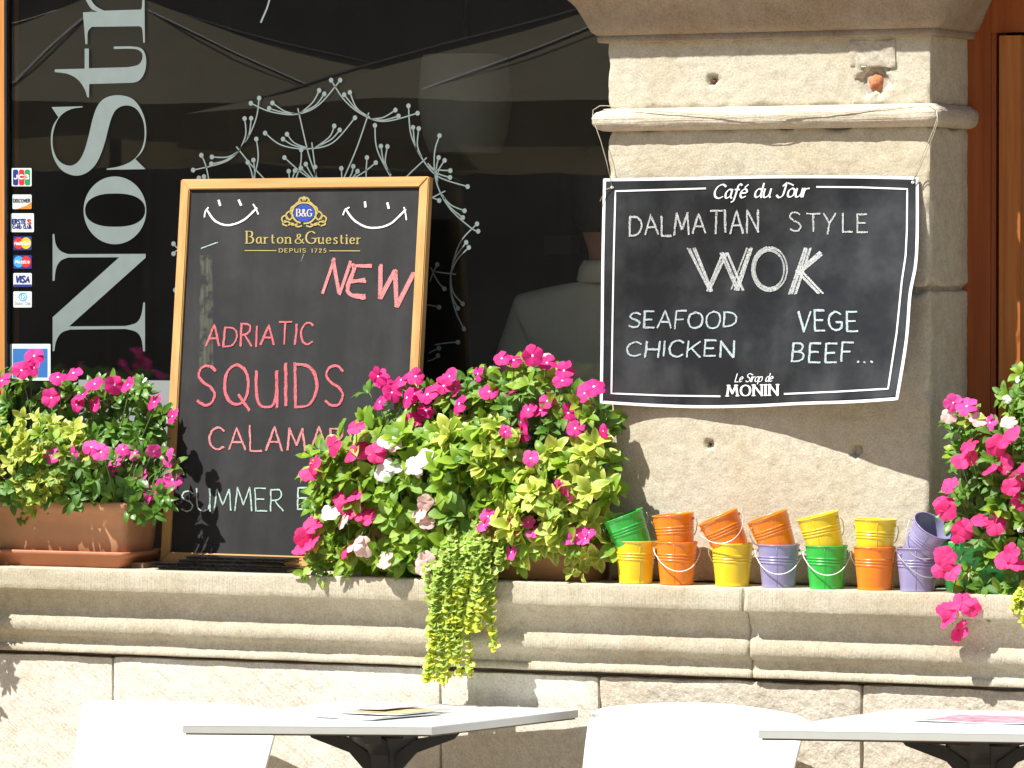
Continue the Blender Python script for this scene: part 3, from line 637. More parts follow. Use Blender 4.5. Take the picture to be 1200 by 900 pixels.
# ------------------------------------------------------------------ single stroke alphabet (cap height 1, baseline 0); lists starting with 'c' are curves
G = {
 'A': (.8, [[(0, 0), (.4, 1), (.8, 0)], [(.14, .36), (.66, .36)]]),
 'B': (.66, [[(0, 0), (0, 1)], ['c', (0, 1), (.42, .98), (.54, .78), (.4, .56), (0, .53)], ['c', (0, .53), (.48, .5), (.64, .27), (.46, .03), (0, 0)]]),
 'C': (.72, [['c', (.7, .86), (.45, 1), (.14, .86), (0, .5), (.12, .14), (.42, 0), (.7, .12)]]),
 'D': (.74, [[(0, 0), (0, 1)], ['c', (0, 1), (.45, .95), (.72, .7), (.72, .34), (.45, .05), (0, 0)]]),
 'E': (.58, [[(0, 0), (0, 1)], [(0, 1), (.56, 1)], [(0, .52), (.46, .52)], [(0, 0), (.58, 0)]]),
 'F': (.56, [[(0, 0), (0, 1)], [(0, 1), (.56, 1)], [(0, .52), (.44, .52)]]),
 'G': (.78, [['c', (.7, .86), (.45, 1), (.14, .86), (0, .5), (.12, .14), (.42, 0), (.72, .14), (.74, .42)], [(.44, .44), (.76, .44)]]),
 'H': (.68, [[(0, 0), (0, 1)], [(.68, 0), (.68, 1)], [(0, .5), (.68, .5)]]),
 'I': (.06, [[(.03, 0), (.03, 1)]]),
 'J': (.5, [['c', (.45, 1), (.46, .5), (.42, .12), (.2, 0), (0, .14)]]),
 'K': (.66, [[(0, 0), (0, 1)], [(.62, 1), (.04, .45)], [(.18, .6), (.66, 0)]]),
 'L': (.54, [[(0, 1), (0, 0)], [(0, 0), (.54, 0)]]),
 'M': (.9, [[(0, 0), (.12, 1)], [(.12, 1), (.45, .25)], [(.45, .25), (.78, 1)], [(.78, 1), (.9, 0)]]),
 'N': (.72, [[(0, 0), (0, 1)], [(0, 1), (.72, 0)], [(.72, 0), (.72, 1)]]),
 'O': (.82, [['c', (.41, 1), (.1, .84), (0, .48), (.12, .12), (.41, 0), (.7, .12), (.82, .5), (.7, .86), (.41, 1)]]),
 'P': (.6, [[(0, 0), (0, 1)], ['c', (0, 1), (.45, .97), (.6, .75), (.46, .5), (0, .46)]]),
 'Q': (.84, [['c', (.41, 1), (.1, .84), (0, .48), (.12, .12), (.41, 0), (.7, .12), (.82, .5), (.7, .86), (.41, 1)], [(.5, .26), (.88, -.12)]]),
 'R': (.66, [[(0, 0), (0, 1)], ['c', (0, 1), (.45, .98), (.58, .78), (.42, .55), (0, .5)], [(.22, .5), (.66, 0)]]),
 'S': (.62, [['c', (.6, .88), (.4, 1), (.12, .94), (.03, .74), (.2, .57), (.44, .46), (.6, .27), (.48, .05), (.24, -.01), (0, .1)]]),
 'T': (.74, [[(0, 1), (.74, 1)], [(.37, 1), (.37, 0)]]),
 'U': (.7, [['c', (0, 1), (0, .4), (.1, .08), (.35, 0), (.58, .08), (.7, .4), (.7, 1)], [(.7, 1), (.7, 0)]]),
 'V': (.74, [[(0, 1), (.36, 0)], [(.36, 0), (.74, 1)]]),
 'W': (1.0, [[(0, 1), (.26, 0)], [(.26, 0), (.5, .82)], [(.5, .82), (.74, 0)], [(.74, 0), (1, 1)]]),
 'Y': (.7, [[(0, 1), (.3, .46)], [(.7, 1), (.3, .46), (.12, -.1)]]),
 'X': (.66, [[(0, 1), (.66, 0)], [(.66, 1), (0, 0)]]),
 'a': (.5, [['c', (.42, .56), (.2, .62), (.02, .4), (.05, .1), (.2, 0), (.42, .16)], [(.42, .62), (.42, .1), (.52, 0)]]),
 'b': (.5, [[(0, 1), (0, 0)], ['c', (0, .42), (.2, .62), (.44, .5), (.46, .16), (.24, 0), (0, .1)]]),
 'c': (.44, [['c', (.42, .52), (.24, .62), (.04, .44), (.03, .16), (.2, 0), (.42, .1)]]),
 'd': (.5, [['c', (.42, .54), (.2, .62), (.02, .4), (.05, .1), (.2, 0), (.42, .16)], [(.44, 1), (.44, .1), (.52, 0)]]),
 'e': (.46, [['c', (.02, .33), (.42, .36), (.38, .56), (.22, .62), (.05, .48), (.02, .2), (.18, 0), (.44, .1)]]),
 'f': (.36, [['c', (.4, .92), (.28, 1.0), (.17, .86), (.15, .4), (.1, -.2), (-.05, -.3)], [(0, .6), (.32, .6)]]),
 'g': (.5, [['c', (.42, .54), (.2, .62), (.02, .4), (.05, .12), (.2, .04), (.42, .2)], ['c', (.43, .6), (.43, 0), (.35, -.28), (.1, -.3), (0, -.2)]]),
 'i': (.1, [[(.05, .6), (.05, 0)], [(.05, .82), (.05, .9)]]),
 'l': (.1, [[(.05, 1), (.05, 0)]]),
 'm': (.8, [[(0, .6), (0, 0)], ['c', (0, .42), (.2, .62), (.36, .5), (.38, 0)], ['c', (.38, .42), (.58, .62), (.76, .5), (.78, 0)]]),
 'n': (.48, [[(0, .6), (0, 0)], ['c', (0, .42), (.2, .62), (.4, .56), (.44, .3), (.44, 0)]]),
 'o': (.5, [['c', (.25, .62), (.05, .5), (.0, .3), (.06, .08), (.25, 0), (.44, .1), (.5, .32), (.43, .54), (.25, .62)]]),
 'p': (.5, [[(0, .6), (-.04, -.3)], ['c', (0, .42), (.2, .62), (.44, .5), (.46, .16), (.24, 0), (0, .1)]]),
 'r': (.34, [[(0, .6), (0, 0)], ['c', (0, .38), (.12, .56), (.34, .6)]]),
 's': (.38, [['c', (.36, .54), (.2, .63), (.04, .5), (.14, .36), (.32, .24), (.33, .06), (.14, -.01), (0, .08)]]),
 't': (.32, [['c', (.12, .85), (.11, .3), (.16, .04), (.34, .04)], [(0, .6), (.3, .6)]]),
 'u': (.48, [['c', (0, .6), (0, .2), (.1, 0), (.3, .04), (.44, .24)], [(.44, .6), (.44, .08), (.52, 0)]]),
 'v': (.44, [[(0, .6), (.2, 0), (.44, .6)]]),
 '\u00e9': (.46, [['c', (.02, .33), (.42, .36), (.38, .56), (.22, .62), (.05, .48), (.02, .2), (.18, 0), (.44, .1)], [(.2, .74), (.4, .94)]]),
 '&': (.75, [['c', (.75, .02), (.5, .3), (.2, .65), (.2, .92), (.38, .98), (.45, .8), (.3, .58), (.05, .36), (.02, .12), (.22, 0), (.5, .1), (.66, .45)]]),
 '1': (.2, [[(0, .85), (.12, 1), (.12, 0)]]), '7': (.5, [[(0, 1), (.5, 1), (.15, 0)]]),
 '2': (.5, [['c', (.02, .8), (.2, 1), (.45, .88), (.42, .6), (.2, .3), (0, 0)], [(0, 0), (.5, 0)]]),
 '5': (.5, [[(.45, 1), (.1, 1), (.05, .58)], ['c', (.05, .58), (.3, .64), (.48, .4), (.38, .08), (.15, -.01), (0, .08)]]),
 '.': (.06, [[(.0, .02), (.06, .0)]]), ' ': (.35, []), '-': (.3, [[(0, .4), (.3, .4)]]),
}
SERIF = {'B': [(0, 0), (0, 1)], 'D': [(0, 0), (0, 1)], 'E': [(0, 0), (0, 1)], 'P': [(0, 0), (0, 1)], 'I': [(.03, 0), (.03, 1)], 'M': [(0, 0), (.12, 1), (.78, 1), (.9, 0)],
         'N': [(0, 0), (0, 1), (.72, 1)], 'U': [(0, 1), (.7, 1)], 'r': [(0, 0), (0, .6)], 'n': [(0, 0), (.44, 0), (0, .6)], 'i': [(.05, 0), (.05, .6)], 'u': [(0, .6)], 'G': [(.74, .42)], 'T': [(.37, 0)], '1': [(.12, 0)]}
def write(mb, txt, x0, yb0, x1, yb1, h, w, surf, eps=0.0015, slant=0.0, nib=None, gap=0.22, jit=0.0, hand=0.0, serif=False, smallh=None, passes=1, seed=1, only=None):
    rg = random.Random(seed)
    total = sum(G[c][0] + gap for c in txt) - gap
    sx = (x1 - x0) / total; x = 0.0
    for ci, c in enumerate(txt):
        wd, strokes = G[c]
        keep = mb if only is None or only == ci else MB()
        hj = 1 + hand * rg.uniform(-.10, .10); bj = hand * rg.uniform(-.06, .06) * h; rot = hand * rg.uniform(-.05, .05)
        def tp(q):
            gx, gy = q
            X = x0 + (x + gx) * sx; Y = gy * h * hj
            X += slant * Y + rot * Y
            yb = yb0 + (yb1 - yb0) * (X - x0) / (x1 - x0)
            return (X, yb - Y + bj)
        for st in strokes:
            curve = st[0] == 'c'
            pts = [tp(q) for q in (st[1:] if curve else st)]
            if curve: pts = cr(pts, 5)
            else:
                dn = []
                for a, b in zip(pts, pts[1:]):
                    k = max(1, int(math.hypot(b[0] - a[0], b[1] - a[1]) / 3)) if hand else 1
                    dn += [(a[0] + (b[0] - a[0]) * i / k, a[1] + (b[1] - a[1]) * i / k) for i in range(k)]
                pts = dn + [pts[-1]]
            for ps in range(passes):
                o = (rg.uniform(-1, 1) * w * .5 * (ps > 0), rg.uniform(-1, 1) * w * .4 * (ps > 0))
                p2 = [(p[0] + o[0] + hand * .5 * nz(i * .3, seed, x, 1), p[1] + o[1] + hand * .5 * nz(i * .3, seed + 5, x, 1)) for i, p in enumerate(pts)]
                ribbon(keep, p2, w, surf, eps + ps * 0.0001, nib, jit, seed=rg.random() * 50)
        if serif and c in SERIF:
            for q in SERIF[c]:
                p = tp(q); l_ = sx * 0.16
                ribbon(mb, [(p[0] - l_, p[1]), (p[0] + l_, p[1])], w * 0.35, surf, eps + .0001)
        x += wd + gap

# ------------------------------------------------------------------ card stickers on the glass
def rect(x0, y0, x1, y1, surf, eps, rr=1.2):
    pts = []
    for cx, cy, a0 in ((x1 - rr, y1 - rr, 0), (x0 + rr, y1 - rr, 90), (x0 + rr, y0 + rr, 180), (x1 - rr, y0 + rr, 270)):
        for k in range(4):
            a = R(a0 + k * 30); pts.append((cx + rr * math.cos(a), cy + rr * math.sin(a)))
    return pts
def flat(name, col): 
    if name not in M: M[name] = plain(name, col, 0.4, var=0.02, bump=0)
    return M[name]
WHT = flat('sticker white', (0.70, 0.76, 0.76)); NAVY = flat('sticker navy', (0.02, 0.035, 0.22)); RED = flat('sticker red', (0.60, 0.03, 0.03)); GRN = flat('sticker green', (0.02, 0.28, 0.06))
ORG = flat('sticker orange', (0.72, 0.22, 0.02)); YEL = flat('sticker yellow', (0.78, 0.48, 0.03)); CYA = flat('sticker cyan', (0.04, 0.36, 0.72)); BLK = flat('sticker black', (0.03, 0.03, 0.03)); GRY = flat('sticker grey', (0.45, 0.50, 0.52))
def sticker(label, x0, y0, x1, y1, mat):
    c = P((x0 + x1) / 2, y1, YG - 0.0012)
    t = thing('card_sticker', label, 'sticker', c, 'card stickers on the window')
    poly_mesh([rect(x0, y0, x1, y1, gsurf, 0)], gsurf, 0.0012, 'backing', mat, t)
    return t
def pc(t, name, pts, mat, eps=0.0017): poly_mesh([pts], gsurf, eps, name, mat, t)
def pt(t, txt, x0, yb, x1, h, w, mat, **k):
    mb = MB(); write(mb, txt, x0, yb, x1, yb, h, w, gsurf, 0.0022, gap=.25, **k); mb.build('lettering', mat, t)
t = sticker('top card sticker with blue, red and green bars reading JCB', 14, 197, 37.3, 218.3, WHT)
for a, m_ in ((15.6, NAVY), (22.6, RED), (29.4, GRN)): pc(t, 'colour_bar', rect(a, 198.6, a + 6.2, 217, None, 0, 2), m_)
pt(t, 'JCB', 17.3, 209.6, 34.5, 4.6, 1.4, WHT)
t = sticker('white and orange card sticker reading DISCOVER', 15, 228, 37.3, 245, WHT)
pc(t, 'orange_corner', [(20, 244.8), (31, 241), (37, 237), (37, 244.8)], ORG); pt(t, 'DISCOVER', 16.2, 237, 35.8, 4.0, .8, BLK)
t = sticker('wide white card sticker reading ERSTE CARD CLUB', 13, 250, 40, 272, WHT)
pt(t, 'ERSTE', 15.2, 262.3, 30.5, 5.4, 1.3, NAVY); pt(t, 'S', 32.5, 262.3, 36.6, 5.0, 1.5, RED); pt(t, 'CARD CLUB', 15.2, 267.6, 37, 3.4, .9, NAVY)
t = sticker('navy card sticker with red and yellow discs reading MasterCard', 16, 277, 37.5, 293.2, NAVY)
for cx, m_, e in ((22.3, RED, .0016), (31, YEL, .0019)):
    mb = MB(); disc(mb, (cx, 285), 6, gsurf, e, 20, 6.8); mb.build('colour_disc', m_, t)
pt(t, 'MasterCard', 17.8, 287, 35.6, 4.4, .8, WHT)
t = sticker('navy card sticker with blue and red discs reading Maestro', 16, 299, 37.5, 315, NAVY)
for cx, m_, e in ((22.3, CYA, .0016), (31, RED, .0019)):
    mb = MB(); disc(mb, (cx, 306.8), 6, gsurf, e, 20, 6.8); mb.build('colour_disc', m_, t)
pt(t, 'Maestro', 18.6, 308.6, 34.8, 4.4, .8, WHT)
t = sticker('white card sticker with blue edge reading VISA', 16, 320, 37.5, 336.3, WHT)
pc(t, 'blue_edge', [(16.3, 333.2), (37.3, 333.2), (37.3, 336.2), (16.3, 336.2)], NAVY); pt(t, 'VISA', 18.8, 330.6, 34.6, 7.2, 1.7, NAVY, slant=.15)
t = sticker('lowest small white card sticker reading Diners Club', 16, 341.5, 37.5, 360.3, WHT)
mb = MB(); ribbon(mb, cr([(25.5, 343.5), (22.4, 347.8), (25.5, 352.2), (30, 351.3), (31.2, 347.8), (30, 344.2), (25.5, 343.5)], 4), 1.1, gsurf, .0018)
ribbon(mb, [(25.6, 345.3), (25.6, 350.4)], .9, gsurf, .0018); ribbon(mb, cr([(27.4, 345.2), (29.2, 347.8), (27.4, 350.4)], 3), .9, gsurf, .0018); mb.build('logo_ring', CYA, t)
pt(t, 'Diners Club', 18, 356.6, 35.8, 3.4, .6, GRY)
t = sticker('larger blue and white sticker low on the glass behind pink flowers', 12, 403, 59.5, 446, WHT)
pc(t, 'blue_field', rect(15.5, 408.5, 56, 442, None, 0, .6), flat('field blue', (.04, .17, .46)))

# ------------------------------------------------------------------ the leaning framed blackboard
z_b = P(190, 660, .035).z; z_tb = P(215, 211, .135).z
def bplane(x, z): return .035 + (.135 - .035) * (z - z_b) / (z_tb - z_b)
def bs(px, py): return PF(px, py, bplane)
board = thing('chalkboard', 'tall wood framed blackboard leaning on the window, reading NEW ADRIATIC SQUIDS', 'chalkboard', bs(337, 664))
cTL, cTR, cBL, cBR = bs(213.5, 210.5), bs(504.5, 207), bs(189, 659), bs(480, 668.5)
nb = Vector((0, -1, 0.12)).normalized()
def slab(c4, th, front, name, mat, parent):
    f = [c + nb * front for c in c4]; b = [c - nb * (th - front) for c in c4]
    return mk(name, f + b, [(0, 1, 2, 3), (7, 6, 5, 4), (0, 4, 5, 1), (1, 5, 6, 2), (2, 6, 7, 3), (3, 7, 4, 0)], mat, parent)
ex = (cTR - cTL).normalized(); ez = (cTL - cBL).normalized(); fw = 0.0235
mk_in = [cTL + ex * fw - ez * fw, cBL + ex * fw + ez * fw, cBR - ex * fw + ez * fw, cTR - ex * fw - ez * fw]
slab([mk_in[0] - ex * .004 + ez * .004, mk_in[1] - ex * .004 - ez * .004, mk_in[2] + ex * .004 - ez * .004, mk_in[3] + ex * .004 + ez * .004], .008, 0.0, 'panel', M['board'], board)
def rail(a0, a1, b0, b1, name, mat):
    o = slab([a0, a1, b1, b0], .022, .007, name, mat, board)
    bm = bmesh.new(); bm.from_mesh(o.data); bmesh.ops.recalc_face_normals(bm, faces=bm.faces)
    bmesh.ops.bevel(bm, geom=bm.edges[:], offset=0.0022, segments=2, affect='EDGES'); bm.to_mesh(o.data); bm.free()
g_ = ex * 0.0004
rail(cTL, cBL, mk_in[0], mk_in[1], 'frame_side', M['oak'])
rail(mk_in[3], mk_in[2], cTR, cBR, 'frame_side', M['oak'])
rail(cTL + g_, mk_in[0] + g_, cTR - g_, mk_in[3] - g_, 'frame_top', M['oak_x'])
rail(mk_in[1] + g_, cBL + g_, mk_in[2] - g_, cBR - g_, 'frame_bottom', M['oak_x'])

def z6(p): return (190 + p[0] / 3.6, 200 + p[1] / 3.6)
for k, (mouth, ticks, eyes) in enumerate((
    ([(190, 165), (225, 212), (280, 230), (345, 208), (400, 158)], [[(196, 156), (184, 172), (180, 195)], [(386, 142), (397, 160), (407, 183)]], [[(240, 126), (246, 146)], [(325, 125), (334, 145)]]),
    ([(775, 162), (815, 212), (880, 241), (960, 226), (1028, 165)], [[(790, 155), (772, 168), (765, 186)], [(1022, 155), (1028, 180), (1032, 207)]], [[(857, 133), (859, 152)], [(952, 137), (957, 158)]]))):
    mb = MB(); ribbon(mb, cr([z6(p) for p in mouth], 8), 2.2, bs, .0015, jit=.3)
    for s in ticks: ribbon(mb, cr([z6(p) for p in s], 4), 1.6, bs, .0017)
    for s in eyes: ribbon(mb, [z6(p) for p in s], 2.6, bs, .0015)
    mb.build('smiley_drawing', M['marker'], board)
# crest
mb = MB(); C0 = (356.7, 249.6)
sh = []
for k in range(40):
    a = k * 2 * math.pi / 40; r0 = 1 + 0.07 * math.cos(4 * a); sh.append((C0[0] + 11.3 * r0 * sg(math.cos(a), .75), C0[1] + 9.8 * r0 * sg(math.sin(a), .75)))
poly_mesh([sh], bs, .0012, 'crest_shield', M['blue_print'], board)
ribbon(mb, cr([(C0[0] + 14 * math.cos(a), C0[1] + 12.3 * math.sin(a)) for a in [R(110 + 20 * k) for k in range(18)]], 3), 2.0, bs, .0014, jit=.6)
for s in (-1, 1):
    for pts in ([(8, 13), (14, 14), (19, 10), (24, 11), (26, 6), (22, 3), (20, 7)], [(13, 4), (17, 8), (21, 2), (17, -2), (15, 1)], [(4, -14), (8, -12), (11, -9), (15, -6), (16, 0)], [(3, 15), (8, 16), (14, 12), (18, 14)],
                [(1, -15), (3, -18), (6, -15), (4, -13)], [(22, 9), (25, 13), (20, 15)]):
        ribbon(mb, cr([(C0[0] + s * x, C0[1] + y) for x, y in pts], 5), 1.7, bs, .0016)
disc(mb, (C0[0], C0[1] - 18), 1.8, bs, .0016)
mb.build('crest_scrolls', M['gold'], board)
mb = MB(); write(mb, 'B&G', 348.3, 253.3, 365.6, 253.6, 8.2, 1.3, bs, .0018, nib=(0, .35), gap=.22, serif=True)
mb.build('crest_letters', plain('pale gold print', (0.62, 0.58, 0.40), .5, bump=0), board)
mb = MB()
write(mb, 'B', 289.5, 285, 297.5, 285, 14, 2.0, bs, .0014, nib=(0, .35), serif=True); write(mb, 'arton', 301, 285, 341, 285.1, 11.2, 1.7, bs, .0014, nib=(0, .4), serif=True, gap=.3)
write(mb, '&', 346.5, 285.2, 356.5, 285.3, 11, 1.5, bs, .0014, nib=(0, .4))
write(mb, 'G', 359, 285.3, 370.5, 285.3, 14, 2.0, bs, .0014, nib=(0, .35), serif=True); write(mb, 'uestier', 374, 285.3, 423, 285.7, 11.2, 1.7, bs, .0014, nib=(0, .4), serif=True, gap=.3)
write(mb, 'DEPUIS 1725', 327.5, 295.6, 382.5, 295.9, 4.4, .9, bs, .0014, nib=(0, .6), gap=.45)
ribbon(mb, [(287.3, 293.6), (324, 293.7)], 1.0, bs, .0014); ribbon(mb, [(386.3, 293.9), (422, 294)], 1.0, bs, .0014)
mb.build('brand_lettering', M['gold'], board)
def chalk_strokes(lst, w, surf, mat, parent, conv=lambda p: p, passes=3, spread=.5, seed=3, curve=True, eps=.0015):
    rg = random.Random(seed); mb = MB()
    for st in lst:
        q = [conv(p) for p in st]
        for k in range(passes):
            dx, dy = rg.uniform(-1, 1) * w * spread, rg.uniform(-1, 1) * w * spread * .5
            e0, e1 = rg.uniform(-1, 1) * w * .35, rg.uniform(-1, 1) * w * .35
            p2 = [(p[0] + dx, p[1] + dy + (e0 if i == 0 else (e1 if i == len(q) - 1 else 0))) for i, p in enumerate(q)]
            ribbon(mb, cr(p2, 6) if len(p2) > 2 and curve else p2, w * (.75 if passes > 1 else 1), surf, eps + k * .00012, jit=.5, seed=rg.random() * 30)
    return mb.build('chalk_word', mat, parent)
chalk_strokes([[(678, 512), (724, 376)], [(724, 376), (748, 520)], [(748, 518), (792, 388)], [(884, 402), (812, 402), (812, 402)], [(815, 404), (800, 445), (785, 490), (795, 522), (855, 533)], [(800, 466), (856, 462)],
               [(922, 400), (922, 535)], [(922, 535), (985, 425)], [(985, 425), (990, 570)], [(990, 570), (1062, 430)]], 4.2, bs, M['chalk_salmon'], board, z6, 3, .3, 5, curve=True)
def chalk_word(txt, x0, y0, x1, y1, h, w, mat, parent, surf, **k):
    for i, c in enumerate(txt):
        mb = MB(); write(mb, txt, x0, y0, x1, y1, h, w, surf, .0015, jit=.6, hand=1.0, only=i, **k); mb.build('chalk_letter', mat, parent)
chalk_word('ADRIATIC', 242, 405, 366, 404, 25, 1.7, M['chalk_pink'], board, bs, passes=2, gap=.27, seed=11, slant=.05)
chalk_word('SQUIDS', 232, 473, 403, 477, 46, 2.4, M['chalk_pink'], board, bs, passes=2, gap=.3, seed=12)
chalk_word('CALAMARI', 246, 526, 412, 530, 27, 1.8, M['chalk_salmon'], board, bs, passes=2, gap=.25, seed=13)
chalk_word('SUMMER', 213, 598, 332, 599, 25, 1.5, M['chalk_mint'], board, bs, gap=.22, seed=14, passes=1)
chalk_word('E', 349, 598, 362, 598, 23, 1.9, M['chalk_mint'], board, bs, seed=15)
# wiped chalk streak
mb = MB(); 
for k in range(5): ribbon(mb, cr([(236 + k * 3 + 2 * nz(k, i, 0, 1.7), 300 + i * 26) for i in range(6)], 3), 3.2, bs, .0009 + k * .0001, jit=.4, seed=k)
mb.build('chalk_smear', chalk('faint chalk dust', (0.30, 0.31, 0.22), .6, 45, .16), board)
mb = MB(); ribbon(mb, [(236, 291), (255, 284)], 1.2, bs, .001); mb.build('chalk_smear', M['chalk_mint'], board); mb = MB(); ribbon(mb, cr([(353, 306), (355, 301), (356, 298)], 3), 1.0, bs, .001); mb.build('chalk_smear', chalk('grey chalk dust', (.3, .3, .3), .5), board)

# ------------------------------------------------------------------ hanging poster
pTL, pTR = P(708, 210, -.012), P(1075, 208, -.012)
zP0 = pTL.z; zP1 = P(800, 476, -.03).z
def pg(x, z):
    u = (x - pTL.x) / (pTR.x - pTL.x); v = (zP0 - z) / (zP0 - zP1); v = min(max(v, 0), 1.1); u = min(max(u, -.05), 1.1)
    g = .010 + .016 * v + .004 * math.sin(u * 9) * v + .082 * max(0, u - .42) ** 1.4 * v ** 1.5 * 2.15 - .022 * v * math.exp(-((u - .22) / .2) ** 2) + .004 * math.sin(u * 5 + v * 6)
    g += .010 * v * math.exp(-((u) / .10) ** 2)
    return -max(g, .006)
def ps(px, py): return PF(px, py, pg)
poster = thing('hanging_poster', 'black chalk poster with white border hung on the pillar, reading WOK', 'poster', ps(890, 474))
def edge(pts, t):
    t = t * (len(pts) - 1); i = min(int(t), len(pts) - 2); f = t - i
    a, b = pts[i], pts[i + 1]; return (a[0] + (b[0] - a[0]) * f, a[1] + (b[1] - a[1]) * f)
top_e = cr([(708, 210), (800, 208.5), (900, 206.5), (1000, 206.5), (1076, 208)], 6); bot_e = cr([(704, 472), (760, 475.5), (820, 477.5), (880, 476.5), (940, 473.5), (1000, 471.5), (1052, 468)], 6)
lef_e = cr([(708, 210), (706, 300), (705, 400), (704, 472)], 6); rig_e = cr([(1076, 208), (1076, 270), (1074, 310), (1067.5, 345), (1063, 400), (1052, 468)], 6)
def pgrid(u, v):
    T, B, L, Rr = edge(top_e, u), edge(bot_e, u), edge(lef_e, v), edge(rig_e, v)
    a, b, c, d = (708, 210), (1076, 208), (704, 472), (1052, 468)
    return tuple((1 - v) * T[k] + v * B[k] + (1 - u) * L[k] + u * Rr[k] - ((1 - u) * (1 - v) * a[k] + u * (1 - v) * b[k] + (1 - u) * v * c[k] + u * v * d[k]) for k in (0, 1))
def sheet(name, f, nu, nv, eps, mat, parent, th=0.0):
    vs = [f(i / nu, j / nv) + Vector((0, -eps, 0)) for i in range(nu + 1) for j in range(nv + 1)]
    fs = [(i * (nv + 1) + j, i * (nv + 1) + j + 1, (i + 1) * (nv + 1) + j + 1, (i + 1) * (nv + 1) + j) for i in range(nu) for j in range(nv)]
    if th:
        n = len(vs); vs += [v + Vector((0, th, 0)) for v in vs]; fs += [tuple(k + n for k in f_[::-1]) for f_ in fs]
        per = [i * (nv + 1) for i in range(nu + 1)] + [nu * (nv + 1) + j for j in range(1, nv + 1)] + [i * (nv + 1) + nv for i in range(nu - 1, -1, -1)] + [j for j in range(nv - 1, 0, -1)]
        fs += [(per[k], per[(k + 1) % len(per)], per[(k + 1) % len(per)] + n, per[k] + n) for k in range(len(per))]
    return mk(name, vs, fs, mat, parent, True)
sheet('sheet', lambda u, v: ps(*pgrid(u, v)), 60, 44, 0, M['poster'], poster, .0012)
mb = MB()
per = [pgrid(i / 60, 0) for i in range(60)] + [pgrid(1, i / 44) for i in range(44)] + [pgrid(1 - i / 60, 1) for i in range(60)] + [pgrid(0, 1 - i / 44) for i in range(45)]
cx, cy = 888, 340
ribbon(mb, [(p[0] + (cx - p[0]) * .0045, p[1] + (cy - p[1]) * .0065) for p in per], 3.4, ps, .0012)
mb.build('white_border', M['poster_white'], poster)
mb = MB()
for pts in ([(827, 220.8), (721.5, 224), (719.5, 300), (718, 380), (716.8, 461), (780, 463.5), (844, 464.4)], [(957.5, 219), (1010, 219.5), (1063.5, 221.5), (1063, 270), (1061.5, 300), (1057, 330), (1051, 390), (1041, 455.5), (980, 459), (919.5, 461.6)]):
    dn = []
    for a, b in zip(pts, pts[1:]): dn += [(a[0] + (b[0] - a[0]) * k / 8, a[1] + (b[1] - a[1]) * k / 8) for k in range(8)]
    ribbon(mb, dn + [pts[-1]], 2.0, ps, .0013)
mb.build('inner_border', M['poster_white'], poster)
mb = MB(); write(mb, 'Caf\u00e9', 836, 232.5, 874, 231.5, 16, 2.5, ps, .0014, slant=.28, nib=(R(-30), .4), gap=.13); write(mb, 'du', 884, 231.2, 902, 231, 16, 2.5, ps, .0014, slant=.28, nib=(R(-30), .4), gap=.13)
write(mb, 'J', 910, 231.5, 918, 231.3, 17, 2.6, ps, .0014, slant=.3, nib=(R(-30), .4)); write(mb, 'our', 922.5, 230.8, 946, 230.4, 16, 2.5, ps, .0014, slant=.28, nib=(R(-30), .4), gap=.13)
ribbon(mb, cr([(918, 218), (923, 214.5), (930, 217)], 4), 1.6, ps, .0014)
mb.build('print_title', M['poster_white'], poster)
mb = MB(); write(mb, 'Le Sirop de', 861.5, 447.5, 905, 447, 9.5, 1.2, ps, .0014, slant=.3, nib=(R(-30), .5), gap=.12); mb.build('print_script', M['poster_white'], poster)
mb = MB(); write(mb, 'MONIN', 852.5, 464, 911.5, 463, 12.3, 2.6, ps, .0014, nib=(0, .38), gap=.3, serif=True); mb.build('print_name', M['poster_white'], poster)
chalk_word('DALMATIAN', 738, 276, 889, 272.5, 24, 1.8, M['chalk_white'], poster, ps, passes=2, gap=.25, seed=21)
chalk_word('STYLE', 927, 271.5, 1017, 271, 20, 1.9, M['chalk_white'], poster, ps, gap=.32, seed=22, slant=-.04)
def z8(p): return (690 + p[0] / 2.927, 190 + p[1] / 2.927)
wk = []
wk2 = []
for k in range(6):
    o = k * 6 - 15
    wk += [[(355 + o, 297), (420 + o * .3, 442)], [(412 + o * .4, 440), (468 + o * .7, 312)]]
    wk += [[(468 + o * .8, 312), (522 + o * .7, 440)]]
    wk += [[(505 + o * .8, 438), (555 + o * .6, 296)]]
    wk2 += [[(752 + o * .7, 297), (700 + o * .8, 452)], [(720 + o * .2, 378 + o * .4), (796 + o * .2, 312 + o * .5)], [(722 + o * .5, 372), (797 + o * .5, 450)]]
for w_ in (wk, wk2): chalk_strokes(w_, 1.7, ps, M['chalk_white'], poster, z8, 1, .8, 9, curve=False).name = 'chalk_letter'
wo = []
for k in range(5):
    rx, ry = 60 - k * 3.0, 76 - k * 3.2
    wo.append([(620 + rx * math.cos(R(a)) * (1 + .05 * math.sin(k * 2)), 367 + ry * math.sin(R(a))) for a in range(-100 + 10 * k, 262 + 10 * k, 24)])
chalk_strokes(wo, 1.6, ps, M['chalk_white'], poster, z8, 1, .7, 10)
chalk_word('SEAFOOD', 738, 384, 863, 383.5, 18.5, 1.7, M['chalk_blue'], poster, ps, gap=.22, seed=31, slant=.08, passes=2)
chalk_word('CHICKEN', 735, 418, 860, 417.5, 18, 1.7, M['chalk_blue'], poster, ps, gap=.24, seed=32, slant=.1, passes=2)
chalk_word('VEGE', 935, 388.5, 1005, 388, 23, 1.8, M['chalk_blue'], poster, ps, gap=.28, seed=33, passes=2)
chalk_word('BEEF...', 928, 423, 1022, 424, 21, 1.8, M['chalk_blue'], poster, ps, gap=.3, seed=34, slant=.06, passes=2)
